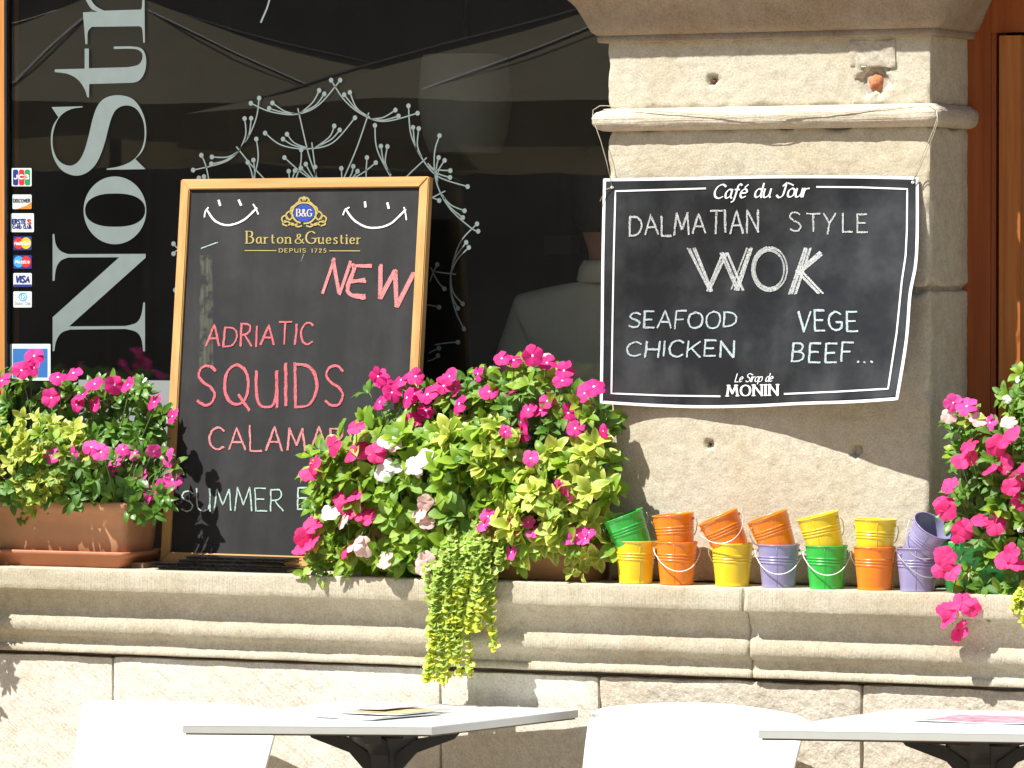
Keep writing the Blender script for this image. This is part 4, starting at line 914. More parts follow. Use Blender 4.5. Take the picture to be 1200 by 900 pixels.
for px_, py_ in ((717.5, 219.5), (1070, 213.5)):
    mb = MB(); disc(mb, (px_, py_), 1.8, ps, .0016); mb.build('eyelet', M['poster_white'], poster)
# string holding it: round the torus moulding and down to both corners
def yst(px_, py_, y): return P(px_, py_, y)
mb = MB()
L1 = [yst(717.5, 219.5, -.014), yst(711, 190, -.02), yst(704, 165, -.026), yst(698, 148, -.029), yst(694.5, 138, -.022), yst(695, 129, -.012), yst(703, 124, -.012), yst(712, 124, -.016)]
top = [yst(712, 124, -.016), yst(740, 127.5, -.0225), yst(780, 131, -.0275), yst(830, 135, -.029), yst(880, 139, -.0295), yst(905, 141, -.029), yst(925, 136, -.029), yst(960, 134.5, -.0285), yst(1010, 130, -.027), yst(1060, 125, -.022), yst(1088, 122.5, -.018), yst(1097, 129, -.028), yst(1098.5, 138, -.03), yst(1094, 152, -.028), yst(1082, 180, -.02), yst(1074, 200, -.016), yst(1069, 216, -.0145)]
mb.tube(L1, .0009, 5); mb.tube(top, .0009, 5)
mb.tube([yst(717.5, 219.5, -.015), yst(710, 222, -.018), yst(703, 236, -.022)], .0008, 5)
mb.tube([yst(1098, 130, -.03), yst(1099, 142, -.03), yst(1094, 158, -.028), yst(1084, 182, -.02), yst(1071, 212, -.0145)], .0008, 5)
tag(mb.build('string', M['string'], None, True), 'thin string looped round the pillar moulding to hold up the poster', 'string')

# ------------------------------------------------------------------ buckets
BH, BR0, BR1 = .0885, .0345, .0435
def bucket_parts(root, mat, wire, handle, ear):
    prof = []
    def rad(z): return BR0 + (BR1 - BR0) * z / BH
    prof = [(0.0005, .0022), (BR0 - .004, .0022), (BR0 - .0012, .0012), (BR0 + .0006, 0.0002), (BR0 + .0012, .0012), (BR0 + .0006, .0026)]
    zz = sorted([.0026 + (BH - .0026) * k / 14 for k in range(1, 14)] + [zc + d for zc in (.0515, .0575, .0635) for d in (-.0024, -.0016, -.0008, 0, .0008, .0016, .0024)])
    for z in zz:
        r = rad(z)
        for zc in (.0515, .0575, .0635): r += .0011 * math.exp(-((z - zc) / .0010) ** 2) - .0006 * math.exp(-((z - zc + .0026) / .0010) ** 2)
        prof.append((r, z))
    prof += [(BR1, BH - .0015), (BR1 + .0012, BH - .0012), (BR1 + .0019, BH), (BR1 + .0012, BH + .0012), (BR1 - .0002, BH + .0008), (BR1 - .0008, BH - .001)]
    for k in range(12, 0, -1):
        z = .004 + (BH - .006) * k / 12; prof.append((rad(z) - .0009, z))
    prof += [(BR0 - .001, .004), (0.0005, .004)]
    b = MB(); b.lathe(prof, 40); pail = b.build('pail', mat, root, True, local=True)
    sm = MB()
    for dx in (-.0005,): sm.tube([(math.cos(R(-72)) * (rad(z) + .0001), math.sin(R(-72)) * (rad(z) + .0001), z) for z in (.002, .02, .045, .07, BH - .002)], .0006, 4)
    sm.build('seam', mat, root, True, local=True)
    ca, sa = math.cos(ear), math.sin(ear)
    for s in (-1, 1):
        r = rad(BH - .012)
        e = MB(); e.tube([(ca * (r - .001) * s, sa * (r - .001) * s, BH - .012), (ca * (r + .003) * s, sa * (r + .003) * s, BH - .012)], .0028, 8)
        e.build('ear', mat, root, True, local=True)
    pts = []; A = BR1 + .0035
    for k in range(25):
        t = math.pi * k / 24; a = A * math.cos(t); d = A * 1.38 * math.sin(t)
        a += .002 * math.copysign(1, math.cos(t)) * (abs(math.cos(t)) > .95)
        # arc swings about the ear axis by `handle` from hanging straight down
        out = d * math.sin(handle); dn = -d * math.cos(handle)
        nx, ny = sa, -ca
        pts.append((ca * a + nx * out, sa * a + ny * out, BH - .012 + dn))
    MB().tube(pts, .0011, 6).build('handle', wire, root, True, local=True)
def bucket(label, px_, pyb, colour, tilt=0, fwd=0, handle=R(25), ear=0.0, wire='wire', y=-.083, top=False, rise=0.0, yaw=0.0):
    c = P(px_, pyb, y)
    t = thing('bucket', label, 'bucket', (c.x, y, c.z if top else ZS + .0006), 'small painted tin buckets on the ledge')
    t.rotation_mode = 'XYZ'
    # rotation: yaw first, then lean sideways in the picture plane
    Mx = Matrix.Rotation(-tilt, 4, Vector((math.sin(TH), -math.cos(TH), 0))) @ Matrix.Rotation(fwd, 4, RT) @ Matrix.Rotation(yaw, 4, 'Z')
    t.rotation_euler = Mx.to_euler()
    bucket_parts(t, M[colour], M[wire], handle, ear - yaw)
    return t
TT = TH
# lower row; ear axis faces the camera side-on when ear ~ TH
bucket('yellow bucket at the left end of the lower row, nearest the flowers', 745, 684, 'b_yellow', handle=R(-44), ear=TT, yaw=R(20))
bucket('orange bucket in the lower row with white handle hanging, second from the left', 793, 685, 'b_orange', handle=R(43), ear=TT + R(6), wire='wire_white', yaw=0)
bucket('yellow bucket in the lower row under the steeply leaning orange one', 858, 687, 'b_yellow', handle=R(-44), ear=TT + R(5), yaw=R(60))
bucket('lavender bucket under an orange one with white handle hanging in front', 912.5, 689, 'b_lav', handle=R(43), ear=TT - R(3), wire='wire_white', yaw=0)
bucket('green bucket in the lower row with white handle, a yellow one leaning in it', 968.5, 690, 'b_green', handle=R(44), ear=TT, wire='wire_white', yaw=0)
bucket('plain orange bucket in the lower row under the upright yellow one', 1025, 692, 'b_orange', handle=R(-44), ear=TT, yaw=R(100))
bucket('lavender bucket at the right end of the lower row under the open lavender one', 1075, 694, 'b_lav', handle=R(44), ear=TT + R(32), wire='wire', yaw=0)
# upper row, set into the rims of the lower ones
bucket('green bucket leaning left on the leftmost yellow bucket', 747.5, 650, 'b_green', tilt=R(-21), handle=R(-44), ear=TT, top=True, yaw=R(30))
bucket('orange bucket nested almost upright in another orange bucket', 794, 652, 'b_orange', tilt=R(-6), handle=R(-44), ear=TT - R(20), top=True, yaw=0)
bucket('orange bucket leaning left on a yellow one, its wire handle in front', 861.5, 651, 'b_orange', tilt=R(-24), handle=R(50), ear=TT, top=True, yaw=0)
bucket('orange bucket leaning left on the lavender bucket', 916, 652, 'b_orange', tilt=R(-20), handle=R(-44), ear=TT + R(25), top=True, yaw=R(15))
bucket('yellow bucket leaning left in the green bucket', 970.5, 653, 'b_yellow', tilt=R(-14), handle=R(-44), ear=TT - R(30), top=True, yaw=R(-10))
bucket('yellow bucket standing upright in the plain orange bucket', 1025, 659, 'b_yellow', tilt=R(1), handle=R(-44), ear=TT - R(25), top=True, yaw=R(10))
bucket('lavender bucket tipped open towards the viewer at the right end', 1073, 656, 'b_lav', tilt=R(26), fwd=R(26), handle=R(42), ear=TT - R(10), top=True, y=-.076)

# ------------------------------------------------------------------ planters
def trough(name, label, x0, x1, yc, dep, z0, h, mat, flare=.012, saucer=None, rim=True):
    t = thing(name, label, 'planter', ((x0 + x1) / 2, yc, z0))
    def ringf(o, z, n=8, r=.02):
        a, b = x0 - o, x1 + o; c, d = yc - dep / 2 - o, yc + dep / 2 + o; pts = []
        for cx, cy, a0 in ((b - r, d - r, 0), (a + r, d - r, 90), (a + r, c + r, 180), (b - r, c + r, 270)):
            for k in range(n + 1):
                q = R(a0 + 90 * k / n); pts.append((cx + r * math.cos(q), cy + r * math.sin(q), z))
        return pts
    def loft(levels, nm, m_):
        vs = []; 
        for o, z in levels: vs += ringf(o, z)
        n = len(ringf(0, 0)); fs = [(i * n + k, i * n + (k + 1) % n, (i + 1) * n + (k + 1) % n, (i + 1) * n + k) for i in range(len(levels) - 1) for k in range(n)]
        fs.append(tuple(range(n - 1, -1, -1))); fs.append(tuple((len(levels) - 1) * n + k for k in range(n)))
        return mk(nm, vs, fs, m_, t, True)
    zz = z0 + (.006 if saucer else 0)
    loft([(-.002, zz), (0, zz + .002), (flare * .6, zz + h * .55), (flare * .95, zz + h - .026), (flare * .95 + .006, zz + h - .024), (flare + .007, zz + h - .003), (flare + .005, zz + h), (flare - .002, zz + h), (flare - .004, zz + h - .003), (flare - .006, zz + h - .014)], 'trough', mat)
    if saucer:
        loft([(.004, z0), (.006, z0 + .001), (.014, z0 + .022), (.022, z0 + .026), (.024, z0 + .034), (.022, z0 + .036), (.018, z0 + .034), (.010, z0 + .008)], 'saucer', saucer)
    s = MB(); s.box(((x0 + x1) / 2, yc, zz + h - .014), (x1 - x0, dep, .006)); s.build('soil', M['soil'], t)
    return t
xa = P(160, 640, -.02).x
trough('planter', 'terracotta flower trough on its saucer at the left of the ledge', P(-160, 640, -.02).x, xa, -.01, .14, ZS + .0006, .140, M['terracotta'], saucer=M['terracotta_dark'])
trough('planter', 'brown terracotta trough half hidden under flowers beside the buckets', P(455, 650, -.02).x, P(700, 650, -.02).x, -.008, .12, ZS + .0006, .105, M['terracotta'])
trough('planter', 'bright green plastic pot under the pink flowers at the right edge', P(1118, 650, -.03).x, P(1118, 650, -.03).x + .42, -.028, .12, ZS + .0006, .105, M['green_pot'])

# ------------------------------------------------------------------ leaves, flowers, plants
def leaf_mesh(name, mat, w=.5, fold=.12, curl=.18, tip=1.0, rows=6, rnd_=0):
    vs = []; mg = []; fs = []
    for i in range(rows + 1):
        t = i / rows; hw = w / 2 * (math.sin(math.pi * min(1, t ** .85 * .96 + .02)) ** (.75 if tip else .5))
        if i == rows: hw = 0.015
        z = curl * math.sin(t * 2.2) - .25 * curl * t * 3 * t
        for k, s in enumerate((-1, -.55, 0, .55, 1)):
            vs.append((s * hw, t, z + abs(s) * hw * fold * 3 * (1 - t * .5) + .03 * math.sin(t * 9 + rnd_ + s * 2) * abs(s))); mg.append((1.0 if abs(s) == 1 else 0.25 if s else .0))
    for i in range(rows):
        for k in range(4):
            a = i * 5 + k; fs.append((a, a + 1, a + 6, a + 5))
    me = bpy.data.meshes.new(name); me.from_pydata(vs, [], fs); me.materials.append(mat)
    me.polygons.foreach_set('use_smooth', [True] * len(fs))
    at = me.attributes.new('margin', 'FLOAT', 'POINT'); at.data.foreach_set('value', mg)
    return me
def petal_mesh(name, mat, seed=0):
    vs = []; mg = []; rows = 5; cols = 6
    for i in range(rows + 1):
        t = i / rows; hw = .07 + .43 * math.sin(min(1, t * 1.12) * math.pi * .56) ** 1.2
        for k in range(cols + 1):
            s = k / cols * 2 - 1; y = t * (1 - .16 * abs(s) ** 2.2 * (t > .5) * (t - .3) * 2)
            if i == rows: y = 1 - .20 * s * s + .03 * math.sin(s * 7 + seed)
            vs.append((s * hw * (1 - .14 * (t == 1)), y, .10 * t - .20 * t * t + .05 * math.sin(s * 3 + seed) * t + .06 * s * t)); mg.append(0)
    fs = [(i * (cols + 1) + k, i * (cols + 1) + k + 1, (i + 1) * (cols + 1) + k + 1, (i + 1) * (cols + 1) + k) for i in range(rows) for k in range(cols)]
    me = bpy.data.meshes.new(name); me.from_pydata(vs, [], fs); me.materials.append(mat)
    me.polygons.foreach_set('use_smooth', [True] * len(fs)); return me
LEAF = {}
for nm, w, curl in (('leaf_green', .46, .16), ('leaf_lime', .60, .2), ('leaf_mid', .54, .2)):
    LEAF[nm] = [leaf_mesh('leaf', M[nm], w * a, .1, curl * b, rnd_=a * 7) for a, b in ((1, 1), (.85, 1.5), (1.1, .6), (.95, -.4))]
for nm in ('leaf_jenny', 'leaf_jenny_y'):
    LEAF[nm] = [leaf_mesh('leaf', M[nm], .95, .08, .12 * a, rows=4, tip=0, rnd_=a * 5) for a in (1, -1, 2)]
PET = {k: [petal_mesh('petal', M['petal_' + k], s) for s in (0, 2, 4)] for k in ('magenta', 'pink', 'red', 'pale', 'white')}
def eye_mesh(mat):
    b = MB(); b.lathe([(.001, .03), (.08, .035), (.13, .01), (.05, -.1), (.04, -.7)], 10)
    me = bpy.data.meshes.new('eye'); me.from_pydata([tuple(v) for v in b.v], [], b.f); me.materials.append(mat); return me
EYE_W = eye_mesh(M['eye_white']); EYE_R = eye_mesh(M['eye_red'])
def inside(p, poly):
    c = False; j = len(poly) - 1
    for i in range(len(poly)):
        a, b = poly[i], poly[j]
        if (a[1] > p[1]) != (b[1] > p[1]) and p[0] < (b[0] - a[0]) * (p[1] - a[1]) / (b[1] - a[1]) + a[0]: c = not c
        j = i
    return c
def edist(p, poly):
    d = 1e9
    for i in range(len(poly)):
        a = Vector(poly[i]); b = Vector(poly[(i + 1) % len(poly)]); ab = b - a; t = max(0, min(1, (Vector(p) - a).dot(ab) / ab.length_squared)); d = min(d, (a + ab * t - Vector(p)).length)
    return d
def rot_to(direction, roll):
    q = direction.to_track_quat('Z', 'Y').to_matrix().to_4x4(); return q @ Matrix.Rotation(roll, 4, 'Z')
class Plant:
    def __init__(s, label, base_p, group='flowering plants in the ledge planters'):
        s.root = thing('flowering_plant', label, 'plant', base_p, group); s.base = Vector(base_p); s.leaves = []; s.nodes = []; s.rg = random.Random(hash(label) % 9999 if False else len(label) * 77 + 5)
    def put(s, kind, M4, bias=0): s.leaves.append((kind, M4, bias))
    def rosette(s, p, d, kind, size, n=5, spread=(45, 85)):
        rg = s.rg; a0 = rg.uniform(0, 6.28)
        for k in range(n):
            a = a0 + k * 2.4 + rg.uniform(-.3, .3); el = R(rg.uniform(*spread))
            loc = Vector((math.cos(a) * math.sin(el), math.sin(a) * math.sin(el), math.cos(el)))
            fr = d.to_track_quat('Z', 'Y'); ld = fr @ loc
            ld = (ld + Vector((0, 0, -.15))).normalized()
            # blade normal turned to the sun side
            nrm = (fr @ Vector((-math.cos(a) * math.cos(el), -math.sin(a) * math.cos(el), math.sin(el)))) + Vector((0, -.25, .35)) + sdir * .25
            xax = ld.cross(nrm).normalized(); zax = xax.cross(ld).normalized()
            L = size * rg.uniform(.7, 1.15)
            m3 = Matrix((xax, ld, zax)).transposed().to_4x4()
            s.put(kind, Matrix.Translation(p + ld * .003) @ m3 @ Matrix.Diagonal((L, L, L, 1)), p.y)
        s.nodes.append(p)
    def fill(s, poly, kind, size, count, yc=-.03, T=.08, n=5, droop=0.0, mix=None, kern=70.0, shape=50, spread=(45, 85)):
        rg = s.rg; xs = [p[0] for p in poly]; ys = [p[1] for p in poly]; k = 0; cx = sum(xs) / len(xs); cy = sum(ys) / len(ys); tries = 0
        while k < count and tries < count * 60:
            tries += 1
            p = (rg.uniform(min(xs), max(xs)), rg.uniform(min(ys), max(ys)))
            if not inside(p, poly): continue
            e = min(1, edist(p, poly) / shape); th = T * math.sqrt(max(.02, 1 - (1 - e) ** 2))
            f = 1 - rg.random() ** 1.6 * 1.7
            y = yc - th * f
            q = P(p[0], p[1], y)
            d = Vector(((p[0] - cx) / kern * .5, -.55 - .4 * f, .45 - (p[1] - cy) / kern * .3 - droop)) + Vector((rg.uniform(-.5, .5), rg.uniform(-.4, .4), rg.uniform(-.35, .45)))
            kd = kind
            if mix and rg.random() < mix[1]: kd = mix[0]
            s.rosette(q, d.normalized(), kd, size, n, spread); k += 1
    def flower(s, px_, py_, y, col, r=.0265, eye='w', face=None):
        rg = s.rg; p = P(px_, py_, y)
        d = Vector(face) if face else Vector((rg.uniform(-.7, .7), -1, rg.uniform(-.25, 1.3)))
        d = d.normalized(); rr = r * rg.uniform(.80, 1.10)
        m = Matrix.Translation(p - s.base) @ rot_to(d, rg.uniform(0, 6.28)) @ Matrix.Diagonal((rr, rr, rr, 1))
        o = link('flower', EYE_W if eye == 'w' else EYE_R, None, s.root); o.matrix_local = m
        if col in ('pale', 'white'): o['label'] = 'pale pink five petalled flower' if col == 'pale' else 'white five petalled flower'
        for k in range(5):
            c = link('petal', rg.choice(PET[col]), None, o)
            c.matrix_local = Matrix.Rotation(k * 2 * math.pi / 5 + rg.uniform(-.08, .08), 4, 'Z') @ Matrix.Rotation(rg.uniform(-.25, .30), 4, 'X') @ Matrix.Translation((0, .05, .004 * k)) @ Matrix.Rotation(rg.uniform(-.18, .18), 4, 'Y') @ Matrix.Diagonal((1.02, rg.uniform(.9, 1.05), 1, 1))
        s.nodes.append(p - d * .006)
    def finish(s, stem_mat='stem', stems=True, maxobj=295):
        rg = s.rg
        s.leaves.sort(key=lambda t: t[2])
        for kd, m4, _ in s.leaves[:maxobj]:
            o = link('leaf', rg.choice(LEAF[kd]), None, s.root); o.matrix_local = Matrix.Translation(-s.base) @ m4
        rest = s.leaves[maxobj:]
        for kd in sorted(set(r[0] for r in rest)):
            vs = []; fs = []; mg = []
            for k2, m4, _ in rest:
                if k2 != kd: continue
                me = rg.choice(LEAF[kd]); n = len(vs)
                vs += [tuple(m4 @ v.co - s.base) for v in me.vertices]; fs += [tuple(i + n for i in f.vertices) for f in me.polygons]; mg += [a.value for a in me.attributes['margin'].data]
            me = bpy.data.meshes.new('leaves'); me.from_pydata(vs, [], fs); me.materials.append(M[kd]); me.polygons.foreach_set('use_smooth', [True] * len(fs))
            at = me.attributes.new('margin', 'FLOAT', 'POINT'); at.data.foreach_set('value', mg)
            o = link('foliage', me, None, s.root); o['kind'] = 'stuff'
        if stems and s.nodes:
            mb = MB()
            for i, p in enumerate(s.nodes):
                if i % 2 and len(s.nodes) > 60: continue
                b = s.base + Vector(((p.x - s.base.x) * .55, (p.y - s.base.y) * .2, 0)); mid = b.lerp(p, .5) + Vector((0, -.005, .02)); mid.y = min(mid.y, .0)
                mb.tube([b, b.lerp(mid, .6), mid, mid.lerp(p, .6), p], [.0022, .0019, .0016, .0013, .001], 5)
            o = mb.build('stems', M[stem_mat], s.root, True); o['kind'] = 'stuff'

ZP = ZS + .14
def bp(px_, y=-.02, z=None): q = P(px_, 600, y); return Vector((q.x, y, z or ZP))
# --- left trough
p = Plant('green vinca with magenta flowers growing tall at the back of the left trough', bp(90, .03))
p.fill([(-60, 440), (30, 445), (90, 452), (165, 445), (190, 470), (196, 500), (190, 530), (120, 540), (60, 520), (0, 520), (-60, 520)], 'leaf_green', .036, 190, .045, .035, n=6)
p.fill([(120, 500), (194, 520), (188, 575), (150, 600), (95, 585), (60, 560), (70, 520)], 'leaf_green', .036, 75, .0, .04, n=6, droop=.35)
p.fill([(-100, 470), (0, 470), (0, 600), (-60, 640), (-100, 600)], 'leaf_green', .036, 60, -.06, .07, n=5)
p.fill([(-60, 540), (60, 550), (205, 555), (195, 600), (150, 606), (110, 590), (60, 604), (-60, 600)], 'leaf_green', .034, 60, -.06, .04, n=5, droop=.5)
p.fill([(-80, 515), (112, 520), (125, 575), (95, 592), (45, 584), (-20, 600), (-80, 600)], 'leaf_green', .036, 80, -.10, .06, n=5, droop=.35)
for x, y in ((40, 417), (25, 434), (40, 431), (68, 442), (86, 437), (111, 450), (134, 451), (150, 451), (60, 466), (90, 474), (111, 474), (181, 471), (202, 488), (2, 446), (-30, 440), (97, 462)):
    p.flower(x, y, -.02 - .02 * rnd.random(), 'magenta', .023)
for x, y in ((169, 445),): p.flower(x, y, -.04, 'white', .009)
p.finish()
p = Plant('low vinca with lighter pink flowers spilling over the right of the left trough', bp(140, -.06))
p.fill([(70, 520), (150, 525), (205, 530), (205, 575), (165, 600), (110, 570), (60, 555)], 'leaf_green', .030, 22, -.03, .03, n=5, droop=.2)
for x, y in ((61, 533), (85, 532), (107, 524), (118, 530), (137, 540), (150, 558), (144, 527), (158, 531), (180, 529), (197, 536), (164, 558), (176, 578), (202, 562), (190, 571), (133, 549), (172, 584)):
    p.flower(x, y, (-.14 if x < 125 else -.04) - .02 * rnd.random(), 'pink', .0215)
for x, y in ((158, 586), (166, 591)): p.flower(x, y, -.06, 'white', .007)
p.finish()
p = Plant('lime green variegated foliage at the front of the left trough', bp(40, -.07))
p.fill([(-40, 500), (20, 488), (80, 495), (112, 520), (100, 545), (70, 570), (45, 590), (10, 575), (-40, 570)], 'leaf_lime', .027, 90, -.115, .05, n=6, droop=.1, mix=('leaf_mid', .25))
p.fill([(20, 560), (55, 560), (50, 610), (38, 605)], 'leaf_mid', .022, 8, -.10, .02, n=4, droop=.5)
p.finish()
# --- middle trough
p = Plant('magenta vinca standing highest in the middle trough, in front of the window', bp(590, .02))
p.fill([(430, 455), (500, 455), (560, 440), (620, 428), (690, 445), (715, 490), (712, 540), (650, 560), (560, 520), (470, 530), (425, 500)], 'leaf_green', .036, 135, -.02, .07, n=6, mix=('leaf_mid', .3))
p.fill([(560, 500), (650, 520), (690, 560), (650, 600), (560, 620), (520, 580)], 'leaf_green', .034, 60, .0, .05, n=5)
for x, y in ((443, 441), (449, 447), (470, 445), (487, 441), (527, 441), (520, 452), (534, 455), (445, 471), (459, 460), (485, 462), (477, 466), (501, 462), (499, 481), (485, 492), (487, 504), (538, 473), (588, 420), (602, 422), (624, 417), (641, 425), (661, 434), (659, 446), (560, 438),
             (600, 457), (619, 455), (573, 459), (641, 470), (633, 481), (619, 480), (685, 461), (696, 453), (610, 495), (611, 508), (666, 484), (674, 502), (707, 505)):
    p.flower(x, y, -.065 - .04 * rnd.random(), 'magenta', .0235 if (x, y) != (707, 505) else .016)
p.flower(534, 462, -.06, 'pale', .011); p.flower(641, 419, -.05, 'pale', .012)
p.finish()
p = Plant('lime and bright green bush filling the left front of the middle trough', bp(480, -.05))
p.fill([(395, 510), (450, 500), (520, 505), (575, 500), (600, 560), (560, 620), (540, 660), (480, 672), (420, 660), (385, 640), (370, 590), (372, 540)], 'leaf_mid', .049, 175, -.055, .09, n=6, mix=('leaf_green', .22), droop=.15)
p.fill([(520, 500), (590, 498), (605, 540), (580, 590), (530, 570), (500, 520)], 'leaf_lime', .043, 50, -.085, .05, n=6, mix=('leaf_mid', .5))
p.fill([(350, 645), (400, 620), (430, 660), (400, 672), (372, 683), (350, 680)], 'leaf_mid', .030, 15, -.12, .03, n=5, droop=.5)
p.finish(maxobj=299)
p = Plant('rose pink vinca at the left end of the middle trough, over the blackboard', bp(400, -.06))
for x, y in ((417, 501), (389, 522), (424, 527), (411, 532), (446, 524), (441, 531), (368, 545), (361, 555), (400, 584), (417, 580), (411, 600), (433, 606), (404, 594), (356, 630), (351, 643), (364, 637), (367, 615), (406, 643), (424, 601)):
    p.flower(x, y, -.14 - .02 * rnd.random(), 'red', .0235, eye='r')
p.fill([(366, 520), (400, 520), (425, 600), (380, 670), (362, 660)], 'leaf_mid', .034, 24, -.11, .04, n=5, mix=('leaf_green', .4))
p.finish()
p = Plant('vinca with white and pale pink flowers in the front of the middle trough', bp(470, -.07))
for x, y in ((450, 553), (462, 545), (454, 517), (498, 536), (487, 545), (388, 601)): p.flower(x, y, -.155, 'white', .024)
for x, y in ((462, 521), (489, 550), (492, 602), (500, 611), (498, 588), (426, 641), (416, 637), (452, 656), (500, 656), (497, 664), (402, 611)): p.flower(x, y, -.155, 'pale', .0225)
p.fill([(430, 540), (520, 560), (510, 640), (440, 660), (410, 620)], 'leaf_mid', .036, 26, -.125, .03, n=5, droop=.3)
p.finish()
p = Plant('yellow green variegated plant with pink flowers at the right of the middle trough', bp(650, -.05))
p.fill([(575, 570), (640, 530), (700, 515), (722, 550), (734, 580), (722, 640), (700, 655), (650, 650), (590, 650), (570, 620)], 'leaf_lime', .043, 100, -.085, .065, n=6, mix=('leaf_mid', .3), droop=.1)
p.fill([(590, 640), (610, 640), (620, 665), (600, 668)], 'leaf_mid', .026, 6, -.12, .02, n=4, droop=.5)
p.fill([(668, 640), (690, 640), (680, 682), (670, 680)], 'leaf_lime', .026, 4, -.12, .01, n=3, droop=.7)
for x, y in ((567, 615), (572, 605), (600, 618), (619, 612), (626, 622), (599, 647), (663, 581), (655, 571), (667, 632), (676, 627), (686, 631), (690, 624), (622, 537), (592, 506)):
    p.flower(x, y, -.145, 'pink' if x > 560 else 'red', .0195)
p.finish()
# creeping trailer
p = Plant('yellow green creeping plant trailing in long strands over the ledge', bp(550, -.07))
rg = random.Random(5); strands = []
for k in range(40):
    x0 = rg.uniform(508, 590); xe = 500 + (x0 - 512) * 1.05 + rg.uniform(-10, 10)
    ln = rg.choice([690, 715, 735, 752, 765, 785]) + rg.uniform(-12, 12)
    if xe > 560: ln = min(ln, 765)
    if 498 < xe < 522 and rg.random() < .6: ln = 800
    strands.append((x0, xe, ln))
strands += [(520, 516, 806), (548, 541, 795), (540, 535, 770), (518, 508, 780)]
stm = MB()
for (x0, xe, ln) in strands:
    pts = []; n = 12; y0 = -.05 - rg.random() * .05; ph = rg.random() * 6
    for i in range(n + 1):
        t = i / n; px_ = x0 + (xe - x0) * t ** .7 + 4.5 * math.sin(t * 6 + ph); py_ = 600 + rg.uniform(0, 1) + (ln - 600) * t
        yy = y0 + (-.143 - .02 * ((ph * 7) % 1) - y0) * min(1, t * 3.2) if True else 0
        pts.append(P(px_, py_, yy))
    stm.tube(pts, .0009, 4)
    tot = sum((b - a).length for a, b in zip(pts, pts[1:])); m = int(tot / .0098)
    for j in range(m):
        f = j / m * n; i = min(int(f), n - 1); q = pts[i].lerp(pts[i + 1], f - i)
        for s_ in (-1, 1):
            a = rg.uniform(-.6, .6) + (0 if j % 2 else 1.2)
            ld = Vector((s_ * math.cos(a), -abs(math.sin(a)) - .2, rg.uniform(-.7, .2))).normalized(); nr = Vector((rg.uniform(-.4, .4), -1, rg.uniform(.1, .9)))
            xax = ld.cross(nr).normalized(); zax = xax.cross(ld); L = .0145 * rg.uniform(.65, 1.3)
            yell = (j / m) > rg.uniform(.5, 1.05)
            p.put('leaf_jenny_y' if yell else 'leaf_jenny', Matrix.Translation(q) @ Matrix((xax, ld, zax)).transposed().to_4x4() @ Matrix.Diagonal((L, L, L, 1)), q.y)
p.fill([(515, 575), (600, 575), (590, 640), (560, 690), (520, 680), (505, 640)], 'leaf_jenny', .013, 90, -.08, .06, n=6)
p.finish(stems=False)
o = stm.build('strands', M['stem'], p.root, True); o['kind'] = 'stuff'
# --- right pot
p = Plant('tall vinca covered in rose pink flowers at the right edge of the ledge', bp(1165, -.03, ZS + .1))
p.fill([(1115, 478), (1150, 490), (1215, 500), (1240, 560), (1240, 660), (1200, 700), (1150, 728), (1128, 700), (1120, 650), (1112, 600), (1122, 560), (1115, 520)], 'leaf_green', .036, 150, -.05, .08, n=6, mix=('leaf_mid', .2))
for x, y in ((1135, 522), (1137, 536), (1126, 541), (1168, 522), (1186, 508), (1178, 514), (1160, 550), (1177, 544), (1113, 569), (1106, 588), (1109, 598), (1184, 571), (1196, 586), (1194, 563), (1130, 620), (1150, 609), (1166, 615), (1122, 626), (1107, 652), (1101, 668), (1116, 670), (1110, 660), (1177, 657), (1192, 661),
             (1128, 706), (1138, 712), (1109, 714), (1112, 726), (1123, 739), (1185, 648), (1198, 545)):
    p.flower(x, y, -.135 - .02 * rnd.random(), 'red', .0225, eye='r')
for x, y in ((1117, 472), (1133, 476), (1147, 491), (1160, 495), (1182, 494), (1112, 488)): p.flower(x, y, -.11, 'pale' if x in (1112, 1147, 1182) else 'pink', .018 if x != 1133 else .024)
p.flower(1196, 620, -.13, 'white', .009)
p.finish()
p = Plant('bright green vinca top rising behind the pink flowers at the right edge', bp(1200, .0, ZS + .1))
p.fill([(1178, 440), (1230, 430), (1240, 500), (1200, 500), (1178, 480)], 'leaf_green', .030, 30, -.03, .04, n=6, mix=('leaf_mid', .5))
for x, y in ((1192, 445), (1180, 468)): p.flower(x, y, -.08, 'white', .009)
p.finish()
p = Plant('small yellow green plant hanging low at the right edge of the ledge', bp(1200, -.08, ZS + .08))
p.fill([(1186, 690), (1225, 685), (1230, 728), (1200, 732), (1188, 715)], 'leaf_lime', .016, 22, -.13, .02, n=6, mix=('leaf_jenny_y', .5))
p.finish()
# plants beyond the left edge, whose shade falls on the ledge
p = Plant('bushy green plant hanging at the far left over the ledge', bp(-75, -.1))
p.fill([(-90, 560), (-25, 570), (-30, 640), (-45, 700), (-62, 765), (-90, 760)], 'leaf_green', .03, 70, -.15, .05, n=5, droop=.5)
p.finish()

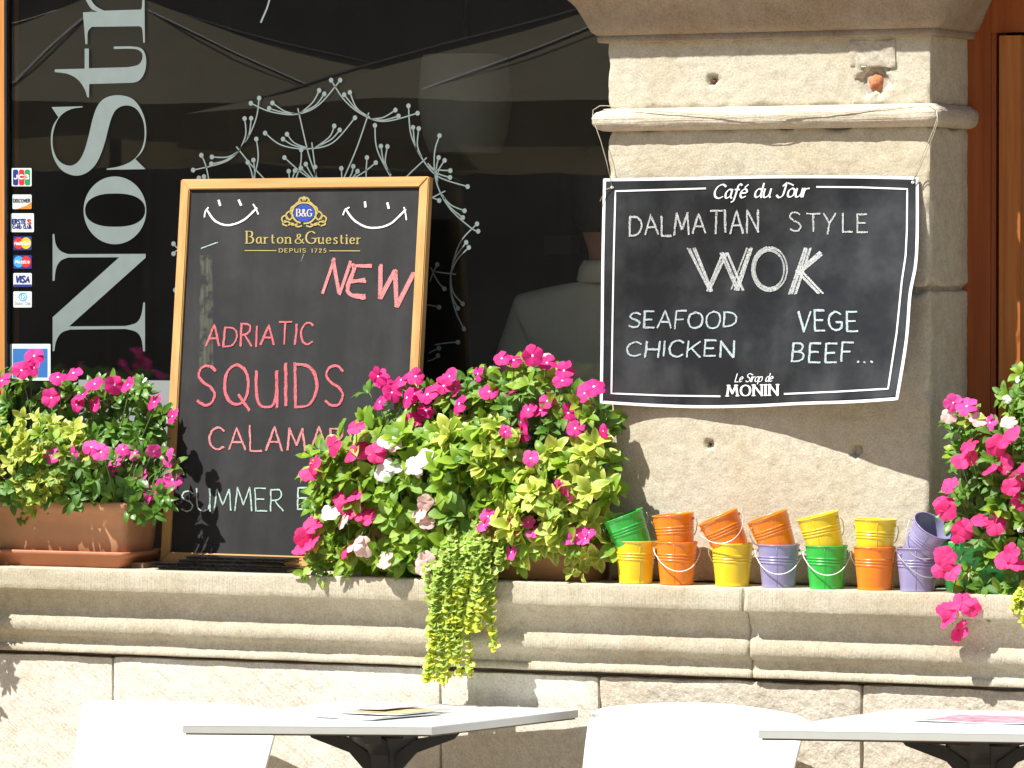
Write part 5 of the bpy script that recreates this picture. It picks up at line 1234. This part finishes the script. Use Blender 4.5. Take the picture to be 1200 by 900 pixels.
# ------------------------------------------------------------------ black folders and the pale card on the ledge
xm = P(272, 660, -.05)
for k, (dx, w, dp, rz) in enumerate(((0, .33, .085, 1.5), (-.012, .34, .08, -1), (.02, .27, .075, 2.2), (.03, .26, .07, -2))):
    zz = ZS + .0012 + k * .0078
    t = thing('menu_folder', ('lowest and longest of the flat black menu folders below the blackboard', 'second black menu folder from the bottom of the flat stack below the blackboard', 'third black menu folder from the bottom, set back towards the right', 'topmost black menu folder of the flat stack below the blackboard')[k], 'menu folder', (xm.x + dx, -.055, zz), 'black menu folders', (0, 0, R(rz)))
    for nm, z0 in (('cover', .0), ('cover', .0058)):
        b = MB(); n = 14; vs = []
        for i in range(n + 1):
            for j in range(5):
                x = -w / 2 + w * i / n; y = -dp / 2 + dp * j / 4
                vs.append((x, y, z0 + .0006 * nz(x, y, k, 14)))
        m_ = len(vs); vs += [(v[0], v[1], v[2] + .0012) for v in vs]
        fs = [(i * 5 + j, i * 5 + j + 1, (i + 1) * 5 + j + 1, (i + 1) * 5 + j) for i in range(n) for j in range(4)]
        fs = [f[::-1] for f in []] + fs + [tuple(q + m_ for q in f[::-1]) for f in fs]
        pr = [i * 5 for i in range(n + 1)] + [n * 5 + j for j in range(1, 5)] + [i * 5 + 4 for i in range(n - 1, -1, -1)] + [j for j in range(3, 0, -1)]
        fs += [(pr[a], pr[(a + 1) % len(pr)], pr[(a + 1) % len(pr)] + m_, pr[a] + m_) for a in range(len(pr))]
        b.add(vs, fs); b.build(nm, M['shiny_black'], t, False, local=True)
    b = MB(); b.box((0, 0, .0036), (w - .008, dp - .006, .0036)); b.build('pages', M['shiny_black'], t, False, local=True)
q = P(150, 560, .13)
t = thing('menu_card', 'pale grey card standing against the glass behind the left flowers', 'card', (q.x, .15, ZS))
b = MB(); a0, a1 = P(92, 448, .15), P(200, 446, .15)
b.bbox((a0.x, .150, ZS + .001), (a1.x, .154, a1.z)); b.build('card_sheet', flat('grey card', (.30, .32, .32)), t)
b = MB(); b.bbox((a0.x + .02, .1485, ZS + .05), (a1.x - .02, .1492, a1.z - .09)); b.build('printed_panel', flat('card print', (.30, .33, .33)), t)
b = MB(); b.bbox((P(128, 600, .03).x, -.06, ZS + .0005), (P(192, 600, .03).x, .03, ZS + .0125))
tag(b.build('wooden_block', wood('dark wooden block', (.16, .09, .05), (.24, .15, .09), 'x')), 'flat dark wooden block on the ledge between trough and blackboard', 'block')

# ------------------------------------------------------------------ right window / door wood
dr = thing('wooden_door', 'orange brown wooden door frame at the right behind the pink flowers', 'door', (P(1165, 600, YG).x, YG, ZS))
def dx(p): return P(p, 300, YG).x
zt_ = z_top + .35
MB().bbox((PX1 - .03, YG + .004, ZS), (dx(1160), YG + .08, zt_)).build('outer_frame', M['door_wood'], dr)
MB().bbox((dx(1160) + .0005, YG + .006, ZS), (dx(1166), YG + .08, P(1180, 38, YG).z)).build('frame_bead', M['door_wood'], dr)
MB().bbox((dx(1166), YG + .03, ZS), (dx(1173), YG + .08, P(1180, 38, YG).z)).build('shadow_gap', M['black'], dr)
MB().bbox((dx(1173), YG - .012, ZS), (dx(1198), YG + .08, P(1180, 42, YG).z)).build('stile', M['door_wood2'], dr)
MB().bbox((dx(1160) + .0005, YG + .001, P(1180, 38, YG).z), (dx(1600), YG + .08, zt_)).build('head_rail', M['door_wood'], dr)
MB().bbox((dx(1198) + .001, YG + .03, ZS), (dx(1204), YG + .07, P(1180, 42, YG).z)).build('glazing_bead', M['vinyl'], dr)
MB().bbox((dx(1204), YG + .04, ZS), (2.4, YG + .046, P(1180, 42, YG).z)).build('glass_pane', M['glass'], dr)

# ------------------------------------------------------------------ room behind the glass
room = thing('cafe_interior', 'dim dark room seen through the cafe window', 'room', (0, 2, .12))
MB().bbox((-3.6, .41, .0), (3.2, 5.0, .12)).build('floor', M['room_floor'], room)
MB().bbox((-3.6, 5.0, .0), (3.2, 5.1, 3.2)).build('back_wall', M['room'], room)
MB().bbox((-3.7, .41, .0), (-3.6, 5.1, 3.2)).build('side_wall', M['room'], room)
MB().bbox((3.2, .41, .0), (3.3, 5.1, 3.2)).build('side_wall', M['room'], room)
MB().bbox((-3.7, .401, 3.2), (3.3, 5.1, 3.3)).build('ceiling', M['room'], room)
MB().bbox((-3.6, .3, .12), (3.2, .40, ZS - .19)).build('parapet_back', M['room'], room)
mb = MB(); a0, a1 = P(641, 276, 4.95), P(673, 298, 4.95)
mb.bbox((a0.x, 4.93, a1.z), (a1.x, 4.99, a0.z)); tag(mb.build('framed_notice', flat('dim notice', (.35, .36, .36))), 'small pale notice on the back wall inside, left of the person', 'notice')
# pendant lampshade inside
ls = thing('pendant_lamp', 'large grey cloth lampshade hanging unlit inside the window', 'lamp', P(545, 120, 1.0))
c = P(545, 120, 1.0)
b = MB(); b.lathe([(.085, -.12), (.1, -.08), (.112, .0), (.105, .1), (.10, .112)], 28, c); b.build('lamp_shade', M['lampshade'], ls, True)
b = MB(); b.tube([c + Vector((0, 0, .1)), (c.x, c.y, 3.2)], .004, 6); b.build('cord', M['black'], ls)
# ------------------------------------------------------------------ person
def skin_mesh(name, joints, bones, mat, parent, sub=2):
    me = bpy.data.meshes.new(name); keys = list(joints); 
    me.from_pydata([joints[k][0] for k in keys], [(keys.index(a), keys.index(b)) for a, b in bones], [])
    o = bpy.data.objects.new(name + '_tmp', me); COL.objects.link(o)
    md = o.modifiers.new('s', 'SKIN'); md.use_smooth_shade = True
    for i, k in enumerate(keys):
        r = joints[k][1]; me.skin_vertices[0].data[i].radius = r if isinstance(r, tuple) else (r, r); me.skin_vertices[0].data[i].use_root = (i == 0)
    sb = o.modifiers.new('u', 'SUBSURF'); sb.levels = sub; sb.render_levels = sub
    dg = bpy.context.evaluated_depsgraph_get(); dg.update()
    m2 = bpy.data.meshes.new_from_object(o.evaluated_get(dg)); m2.name = name
    bpy.data.objects.remove(o)
    m2.materials.clear(); m2.materials.append(mat)
    m2.polygons.foreach_set('use_smooth', [True] * len(m2.polygons))
    return link(name, m2, mat, parent)
pp = P(720, 300, 0.60)
per = thing('person', 'person in an off white collared shirt standing inside with back to the glass', 'person', (pp.x, 0.60, .12), None, (0, 0, R(8)))
zs = 1.55 - .12 + .0     # shoulder height above the room floor
J = {'pelvis': ((0, 0, .95), (.15, .11)), 'waist': ((0, 0, 1.10), (.135, .10)), 'chest': ((0, -.005, 1.30), (.16, .115)), 'neck0': ((0, 0, 1.47), (.07, .065)), 'neck': ((0, .01, 1.54), .055), 'skull0': ((0, .015, 1.62), (.07, .085)), 'skull': ((0, .015, 1.70), (.08, .098)), 'crown': ((0, .01, 1.775), (.06, .07)), 'nose': ((0, .118, 1.655), .012)}
Bn = [('pelvis', 'waist'), ('waist', 'chest'), ('chest', 'neck0'), ('neck0', 'neck'), ('neck', 'skull0'), ('skull0', 'skull'), ('skull', 'crown'), ('skull0', 'nose')]
for s, n in ((-1, 'l'), (1, 'r')):
    J.update({'sh' + n: ((s * .19, -.005, 1.41), .058), 'el' + n: ((s * .25, -.02, 1.13), .043), 'wr' + n: ((s * .255, .06, .90), .028), 'pa' + n: ((s * .25, .085, .83), (.022, .038)), 'hp' + n: ((s * .095, 0, .88), .092), 'kn' + n: ((s * .10, .01, .50), .058), 'an' + n: ((s * .10, -.01, .09), .038), 'to' + n: ((s * .115, .14, .035), .03), 'ea' + n: ((s * .088, .01, 1.655), .014)})
    Bn += [('chest', 'sh' + n), ('sh' + n, 'el' + n), ('el' + n, 'wr' + n), ('wr' + n, 'pa' + n), ('pelvis', 'hp' + n), ('hp' + n, 'kn' + n), ('kn' + n, 'an' + n), ('an' + n, 'to' + n), ('skull0', 'ea' + n)]
    for k in range(4):
        y = .06 + .018 * k; L_ = (.055, .075, .07, .055)[k]
        J['f%s%d' % (n, k)] = ((s * .25, y + .01, .79), .0095); J['g%s%d' % (n, k)] = ((s * .245, y + .02, .79 - L_ * .6), .0085); J['h%s%d' % (n, k)] = ((s * .235, y + .025, .79 - L_), .007)
        Bn += [('pa' + n, 'f%s%d' % (n, k)), ('f%s%d' % (n, k), 'g%s%d' % (n, k)), ('g%s%d' % (n, k), 'h%s%d' % (n, k))]
    J['t' + n] = ((s * .235, .125, .845), .011); J['u' + n] = ((s * .225, .145, .80), .009); Bn += [('wr' + n, 't' + n), ('t' + n, 'u' + n)]
skin_mesh('body', J, Bn, M['skin'], per, 2)
SJ = {'w0': ((0, 0, .93), (.175, .125)), 'w1': ((0, 0, 1.12), (.165, .12)), 'c': ((0, -.005, 1.28), (.195, .135)), 'c2': ((0, -.002, 1.40), (.165, .105)), 'n': ((0, .0, 1.495), (.075, .07))}
SB = [('w0', 'w1'), ('w1', 'c'), ('c', 'c2'), ('c2', 'n')]
for s, n in ((-1, 'l'), (1, 'r')):
    SJ.update({'s' + n: ((s * .185, -.005, 1.405), .078), 'e' + n: ((s * .245, -.015, 1.20), .068), 'k' + n: ((s * .26, -.015, 1.10), .066)})
    SB += [('c2', 's' + n), ('s' + n, 'e' + n), ('e' + n, 'k' + n)]
skin_mesh('shirt', SJ, SB, M['shirt'], per, 3)
cb = MB(); cb.lathe([(.078, 1.487), (.086, 1.492), (.080, 1.52), (.070, 1.537), (.066, 1.536), (.068, 1.50)], 28)
cb.build('collar', M['shirt'], per, True, local=True)
TJ = {'p': ((0, 0, .97), (.165, .12)), 'c': ((0, 0, .90), (.16, .12))}; TB = [('p', 'c')]
for s, n in ((-1, 'l'), (1, 'r')):
    TJ.update({'h' + n: ((s * .095, 0, .82), .105), 'k' + n: ((s * .10, .01, .50), .078), 'a' + n: ((s * .10, -.01, .08), .068)}); TB += [('c', 'h' + n), ('h' + n, 'k' + n), ('k' + n, 'a' + n)]
skin_mesh('trousers', TJ, TB, M['trousers'], per, 2)
hb = MB(); prof_h = [(.001, 1.80), (.04, 1.797), (.075, 1.77), (.092, 1.72), (.095, 1.67), (.085, 1.62), (.07, 1.60)]
hb.lathe(prof_h, 24, (0, 0, 0)); hb.v = [Vector((v.x * .98, v.y * 1.15 - .012, v.z + (.04 if v.y > .03 and v.z < 1.72 else 0))) for v in hb.v]
hb.build('hair', M['hair'], per, True, local=True)
for s in (-1, 1):
    e = MB(); e.lathe([(.001, .009), (.008, .006), (.0105, 0), (.008, -.006), (.001, -.009)], 10, (s * .032, .095, 1.675)); e.build('eye', flat('eye white', (.8, .8, .78)), per, True, local=True)
mo = MB(); mo.box((0, .098, 1.612), (.045, .012, .010)); mo.build('mouth', flat('lips', (.45, .16, .13)), per, False, local=True)

# ------------------------------------------------------------------ tables
ZT = P(677, 831, -.094).z; ZT2 = P(1230, 832, -.10).z
def table(label, A, B, C, D, foot, z):
    a, b, c, d = [PZ(q[0], q[1], z) for q in (A, B, C, D)]
    cen = (a + b + c + d) / 4
    t = thing('cafe_table', label, 'table', (cen.x, cen.y, 0), 'white cafe tables by the wall')
    def ringp(s, zz): return [Vector((cen.x + (q.x - cen.x) * s, cen.y + (q.y - cen.y) * s, zz)) for q in (a, b, c, d)]
    L = [ringp(.992, z - .0185), ringp(1, z - .0172), ringp(1, z - .0032)]
    vs = sum(L, []); n = 4
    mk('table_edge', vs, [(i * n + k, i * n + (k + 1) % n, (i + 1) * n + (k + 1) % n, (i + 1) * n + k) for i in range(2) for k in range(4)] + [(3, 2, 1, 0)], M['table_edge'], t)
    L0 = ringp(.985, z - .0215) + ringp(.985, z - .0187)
    mk('bounce_cut_panel', L0, [(0, 1, 5, 4), (1, 2, 6, 5), (2, 3, 7, 6), (3, 0, 4, 7), (3, 2, 1, 0), (4, 5, 6, 7)], plain('dark added underside', (.10, .07, .045), .7), t)  # unseen dark panel, added to cut light bouncing below the tabletop
    L = [ringp(1.001, z - .003), ringp(1.001, z - .0012), ringp(.996, z)]; vs = sum(L, [])
    mk('tabletop', vs, [(i * n + k, i * n + (k + 1) % n, (i + 1) * n + (k + 1) % n, (i + 1) * n + k) for i in range(2) for k in range(4)] + [(8, 9, 10, 11), (3, 2, 1, 0)], M['table'], t)
    fx, fy = PZ(foot, 880, .62).x, (cen.y + PZ(foot, 880, .66).y) / 2
    f = Vector((cen.x, cen.y, 0))
    s = MB(); s.box((f.x, f.y, z - .031), (.20, .20, .016)); s.build('mounting_plate', M['base_metal'], t)
    for k in range(4):
        m = Matrix.Rotation(k * math.pi / 2 + .35, 4, 'Z'); s = MB()
        p0, p1, p2, p3 = [m @ Vector(v) for v in ((.02, 0, z - .085), (.07, 0, z - .05), (.15, 0, z - .036), (.165, 0, z - .026))]
        w = m @ Vector((0, .018, 0)); vs = []
        for q, hh in ((p0, .05), (p1, .028), (p2, .012), (p3, .004)):
            vs += [f + q + w, f + q - w, f + q - w - Vector((0, 0, hh)), f + q + w - Vector((0, 0, hh))]
        s.add(vs, [(i * 4 + k2, i * 4 + (k2 + 1) % 4, (i + 1) * 4 + (k2 + 1) % 4, (i + 1) * 4 + k2) for i in range(3) for k2 in range(4)] + [(3, 2, 1, 0), (12, 13, 14, 15)])
        s.build('support_arm', M['base_metal'], t)
    s = MB(); s.lathe([(.075, z - .036), (.072, z - .05), (.036, z - .075), (.027, z - .13), (.027, .05)], 20, f); s.build('column', M['base_metal'], t, True)
    s = MB(); s.lathe([(.001, .05), (.05, .045), (.19, .018), (.205, .008), (.205, 0), (.001, 0)], 32, f); s.build('foot_plate', M['base_metal'], t, True)
    return t
table('white square cafe table in the middle, with a fan of leaflets on it', (214, 849), (506, 851), (677.5, 831), (396, 821), 440, ZT)
table('white square cafe table at the right edge, with one leaflet on it', (889, 854.5), (1262, 860), (1400, 838), (1052, 830.5), 1110, ZT2)
LM = [plain('leaflet print %d' % i, c, .35, var=.55, scale=35, bump=0) for i, c in enumerate(((.70, .55, .52), (.62, .60, .58), (.72, .45, .25), (.60, .28, .36)))]
def leaflet(label, pts, z, mat, pic, ZT=ZT):
    q = [PZ(x, y, ZT) for x, y in pts]; cc = sum(q, Vector()) / 4
    t = thing('leaflet', label, 'leaflet', (cc.x, cc.y, ZT + z), 'leaflets on the tables')
    def lay(s, dz, n=8):
        vs = []
        for i in range(n + 1):
            for j in range(n + 1):
                u, v = i / n, j / n; p_ = q[0] * (1 - u) * (1 - v) + q[1] * u * (1 - v) + q[2] * u * v + q[3] * (1 - u) * v
                p_ = cc + (p_ - cc) * s; vs.append((p_.x, p_.y, ZT + z + dz + .004 * (abs(u - .5) ** 2) + .0016 * nz(u, v, z * 90, 2)))
        return vs, [(i * (n + 1) + j, (i + 1) * (n + 1) + j, (i + 1) * (n + 1) + j + 1, i * (n + 1) + j + 1) for i in range(n) for j in range(n)]
    v1, f1 = lay(1, 0); v2, f2 = lay(1, .0012); n_ = len(v1); k = 9
    pr = [i * k for i in range(k)] + [(k - 1) * k + j for j in range(1, k)] + [i * k + k - 1 for i in range(k - 2, -1, -1)] + [j for j in range(k - 2, 0, -1)]
    mk('sheet', v1 + v2, [f[::-1] for f in f1] + [tuple(i + n_ for i in f) for f in f2] + [(pr[a], pr[(a + 1) % len(pr)], pr[(a + 1) % len(pr)] + n_, pr[a] + n_) for a in range(len(pr))], M['paper'], t, True)
    v3, f3 = lay(.86, .0016); mk('printed_picture', v3, f3, mat, t, True)
leaflet('lowest leaflet of the fan, reaching furthest left on the middle table', [(364, 841), (440, 845), (520, 838), (440, 834)], .0015, LM[1], 0)
leaflet('middle leaflet of the fan, with orange print at its right end', [(395, 839), (470, 842), (533, 835), (455, 832)], .0060, LM[2], 0)
leaflet('top leaflet of the fan, pink printed, on the middle table', [(385, 836), (450, 838), (525, 832), (455, 829)], .0105, LM[0], 0)
leaflet('single pink printed leaflet lying on the right table', [(1068, 846), (1210, 850), (1260, 842), (1120, 839)], .0015, LM[3], 0, ZT2)

# ------------------------------------------------------------------ chairs
def chair(label, outline_px, ytop, lean, top_l, top_r):
    """moulded shell: grid from seat front to the top of the back; width follows the photo"""
    c = P((top_l + top_r) / 2, 832, ytop)
    t = thing('chair', label, 'chair', (c.x, ytop - .33, 0), 'white moulded chairs by the wall')
    W = (P(top_r, 840, ytop).x - P(top_l, 840, ytop).x)
    zt_ = P((top_l + top_r) / 2, 824, ytop).z
    path = [(-.53, .425, .40), (-.51, .445, .42), (-.40, .440, .44), (-.25, .430, .44), (-.165, .435, .44), (-.135, .465, .435), (-.105, .54, .43), (-.067, .62, .44), (-.030, .69, .45), (-.003, zt_ - .022, .455), (0.0, zt_, .452)]
    rows = []; vs = []; nu = 26
    sm = []
    for k in range(len(path) - 1):
        p0 = path[max(k - 1, 0)]; p1 = path[k]; p2 = path[k + 1]; p3 = path[min(k + 2, len(path) - 1)]
        for q in range(4):
            tt = q / 4; sm.append(tuple(.5 * (2 * p1[a] + (p2[a] - p0[a]) * tt + (2 * p0[a] - 5 * p1[a] + 4 * p2[a] - p3[a]) * tt * tt + (3 * p1[a] - p0[a] - 3 * p2[a] + p3[a]) * tt ** 3) for a in range(3)))
    sm.append(path[-1]); m = len(sm)
    for i, (y, z, w) in enumerate(sm):
        for k in range(nu + 1):
            s = k / nu * 2 - 1
            ww = W * w / .452
            back = max(0, (i - m * .45) / (m * .55))
            # rounded top corners
            zz = z; x = s * ww / 2
            if i > m - 12:
                dz_ = .022 * abs(s) ** 2 + .22 * max(0, abs(s) - .82) ** 2
                zz = z - dz_ * (i - (m - 12)) / 11
            yy = y - .035 * back * abs(s) ** 2.2 * (1 if back > 0 else 0)
            if back == 0: zz += .018 * abs(s) ** 3
            vs.append((c.x + x, ytop + yy, zz))
    fs = [(i * (nu + 1) + k, i * (nu + 1) + k + 1, (i + 1) * (nu + 1) + k + 1, (i + 1) * (nu + 1) + k) for i in range(m - 1) for k in range(nu)]
    o = mk('shell', vs, fs, M['chair'], t, True)
    md = o.modifiers.new('thickness', 'SOLIDIFY'); md.thickness = .006; md.offset = -1
    for sx, sy in ((-1, -1), (1, -1), (-1, 1), (1, 1)):
        b = MB(); x0, y0 = c.x + sx * .15, ytop - .33 + sy * .13
        b.tube([(x0, y0, .43), (x0 + sx * .03, y0 + sy * .03, .38), (x0 + sx * .055, y0 + sy * .07, .0)], .010, 8); b.build('leg', M['chrome'], t, True)
    b = MB(); b.tube([(c.x - .15, ytop - .46, .425), (c.x + .15, ytop - .46, .425)], .008, 6); b.tube([(c.x - .15, ytop - .20, .425), (c.x + .15, ytop - .20, .425)], .008, 6); b.build('under_frame', M['chrome'], t, True)
chair('white moulded chair at the left, half behind the middle table', None, -.135, 0, 110, 343)
chair('white moulded chair in the middle, left of the right hand table', None, -.135, 0, 700, 952)

# ------------------------------------------------------------------ the square behind the camera, seen only as reflections
def parasol(label, x, y, zr, za, r, rot, seed=0):
    t = thing('parasol', label, 'parasol', (x, y, 0), 'khaki parasols out on the square')
    n = 8; vs = [Vector((x, y, za))]; fs = []
    ring = []
    for i in range(n * 4):
        a = rot + i * 2 * math.pi / (n * 4); k = (i % 4) / 4; sag = 1 - .07 * math.sin(math.pi * k)
        ring.append((math.cos(a) * r * sag, math.sin(a) * r * sag))
    L = 6
    for j in range(1, L + 1):
        f = j / L
        for (rx, ry) in ring: vs.append(Vector((x + rx * f, y + ry * f, za + (zr - za) * f - .05 * math.sin(math.pi * f))))
    N_ = n * 4
    fs += [(0, 1 + i, 1 + (i + 1) % N_) for i in range(N_)]
    for j in range(L - 1): fs += [(1 + j * N_ + i, 1 + (j + 1) * N_ + i, 1 + (j + 1) * N_ + (i + 1) % N_, 1 + j * N_ + (i + 1) % N_) for i in range(N_)]
    for (rx, ry) in ring: vs.append(Vector((x + rx * 1.01, y + ry * 1.01, zr - .16 + .02 * math.sin(rx * 9))))
    fs += [(1 + (L - 1) * N_ + i, 1 + L * N_ + i, 1 + L * N_ + (i + 1) % N_, 1 + (L - 1) * N_ + (i + 1) % N_) for i in range(N_)]
    mk('canopy', vs, fs, M['canvas'], t, False)
    MB().tube([(x, y, 0), (x, y, za)], .03, 10).build('pole', M['pole'], t, True)
    for i in range(n):
        a = rot + i * 2 * math.pi / n
        MB().tube([(x, y, za - .03), (x + math.cos(a) * r * .98, y + math.sin(a) * r * .98, zr - .005)], .008, 5).build('rib', M['pole'], t)
parasol('khaki parasol nearest the cafe window, out on the square', -3.56, -8.9, 2.30, 2.95, 2.4, .2)
parasol('khaki parasol further out on the square at the left', -7.54, -10.3, 2.40, 3.0, 2.1, .5)
parasol('khaki parasol in the far row before the town house', -6.5, -14.2, 2.45, 3.1, 2.2, .1)
parasol('khaki parasol of the far row standing furthest out', -10.6, -15.6, 2.5, 3.2, 2.3, .35)
bd = thing('town_house', 'shaded stone town house across the square', 'building', (-9, -24, 0))
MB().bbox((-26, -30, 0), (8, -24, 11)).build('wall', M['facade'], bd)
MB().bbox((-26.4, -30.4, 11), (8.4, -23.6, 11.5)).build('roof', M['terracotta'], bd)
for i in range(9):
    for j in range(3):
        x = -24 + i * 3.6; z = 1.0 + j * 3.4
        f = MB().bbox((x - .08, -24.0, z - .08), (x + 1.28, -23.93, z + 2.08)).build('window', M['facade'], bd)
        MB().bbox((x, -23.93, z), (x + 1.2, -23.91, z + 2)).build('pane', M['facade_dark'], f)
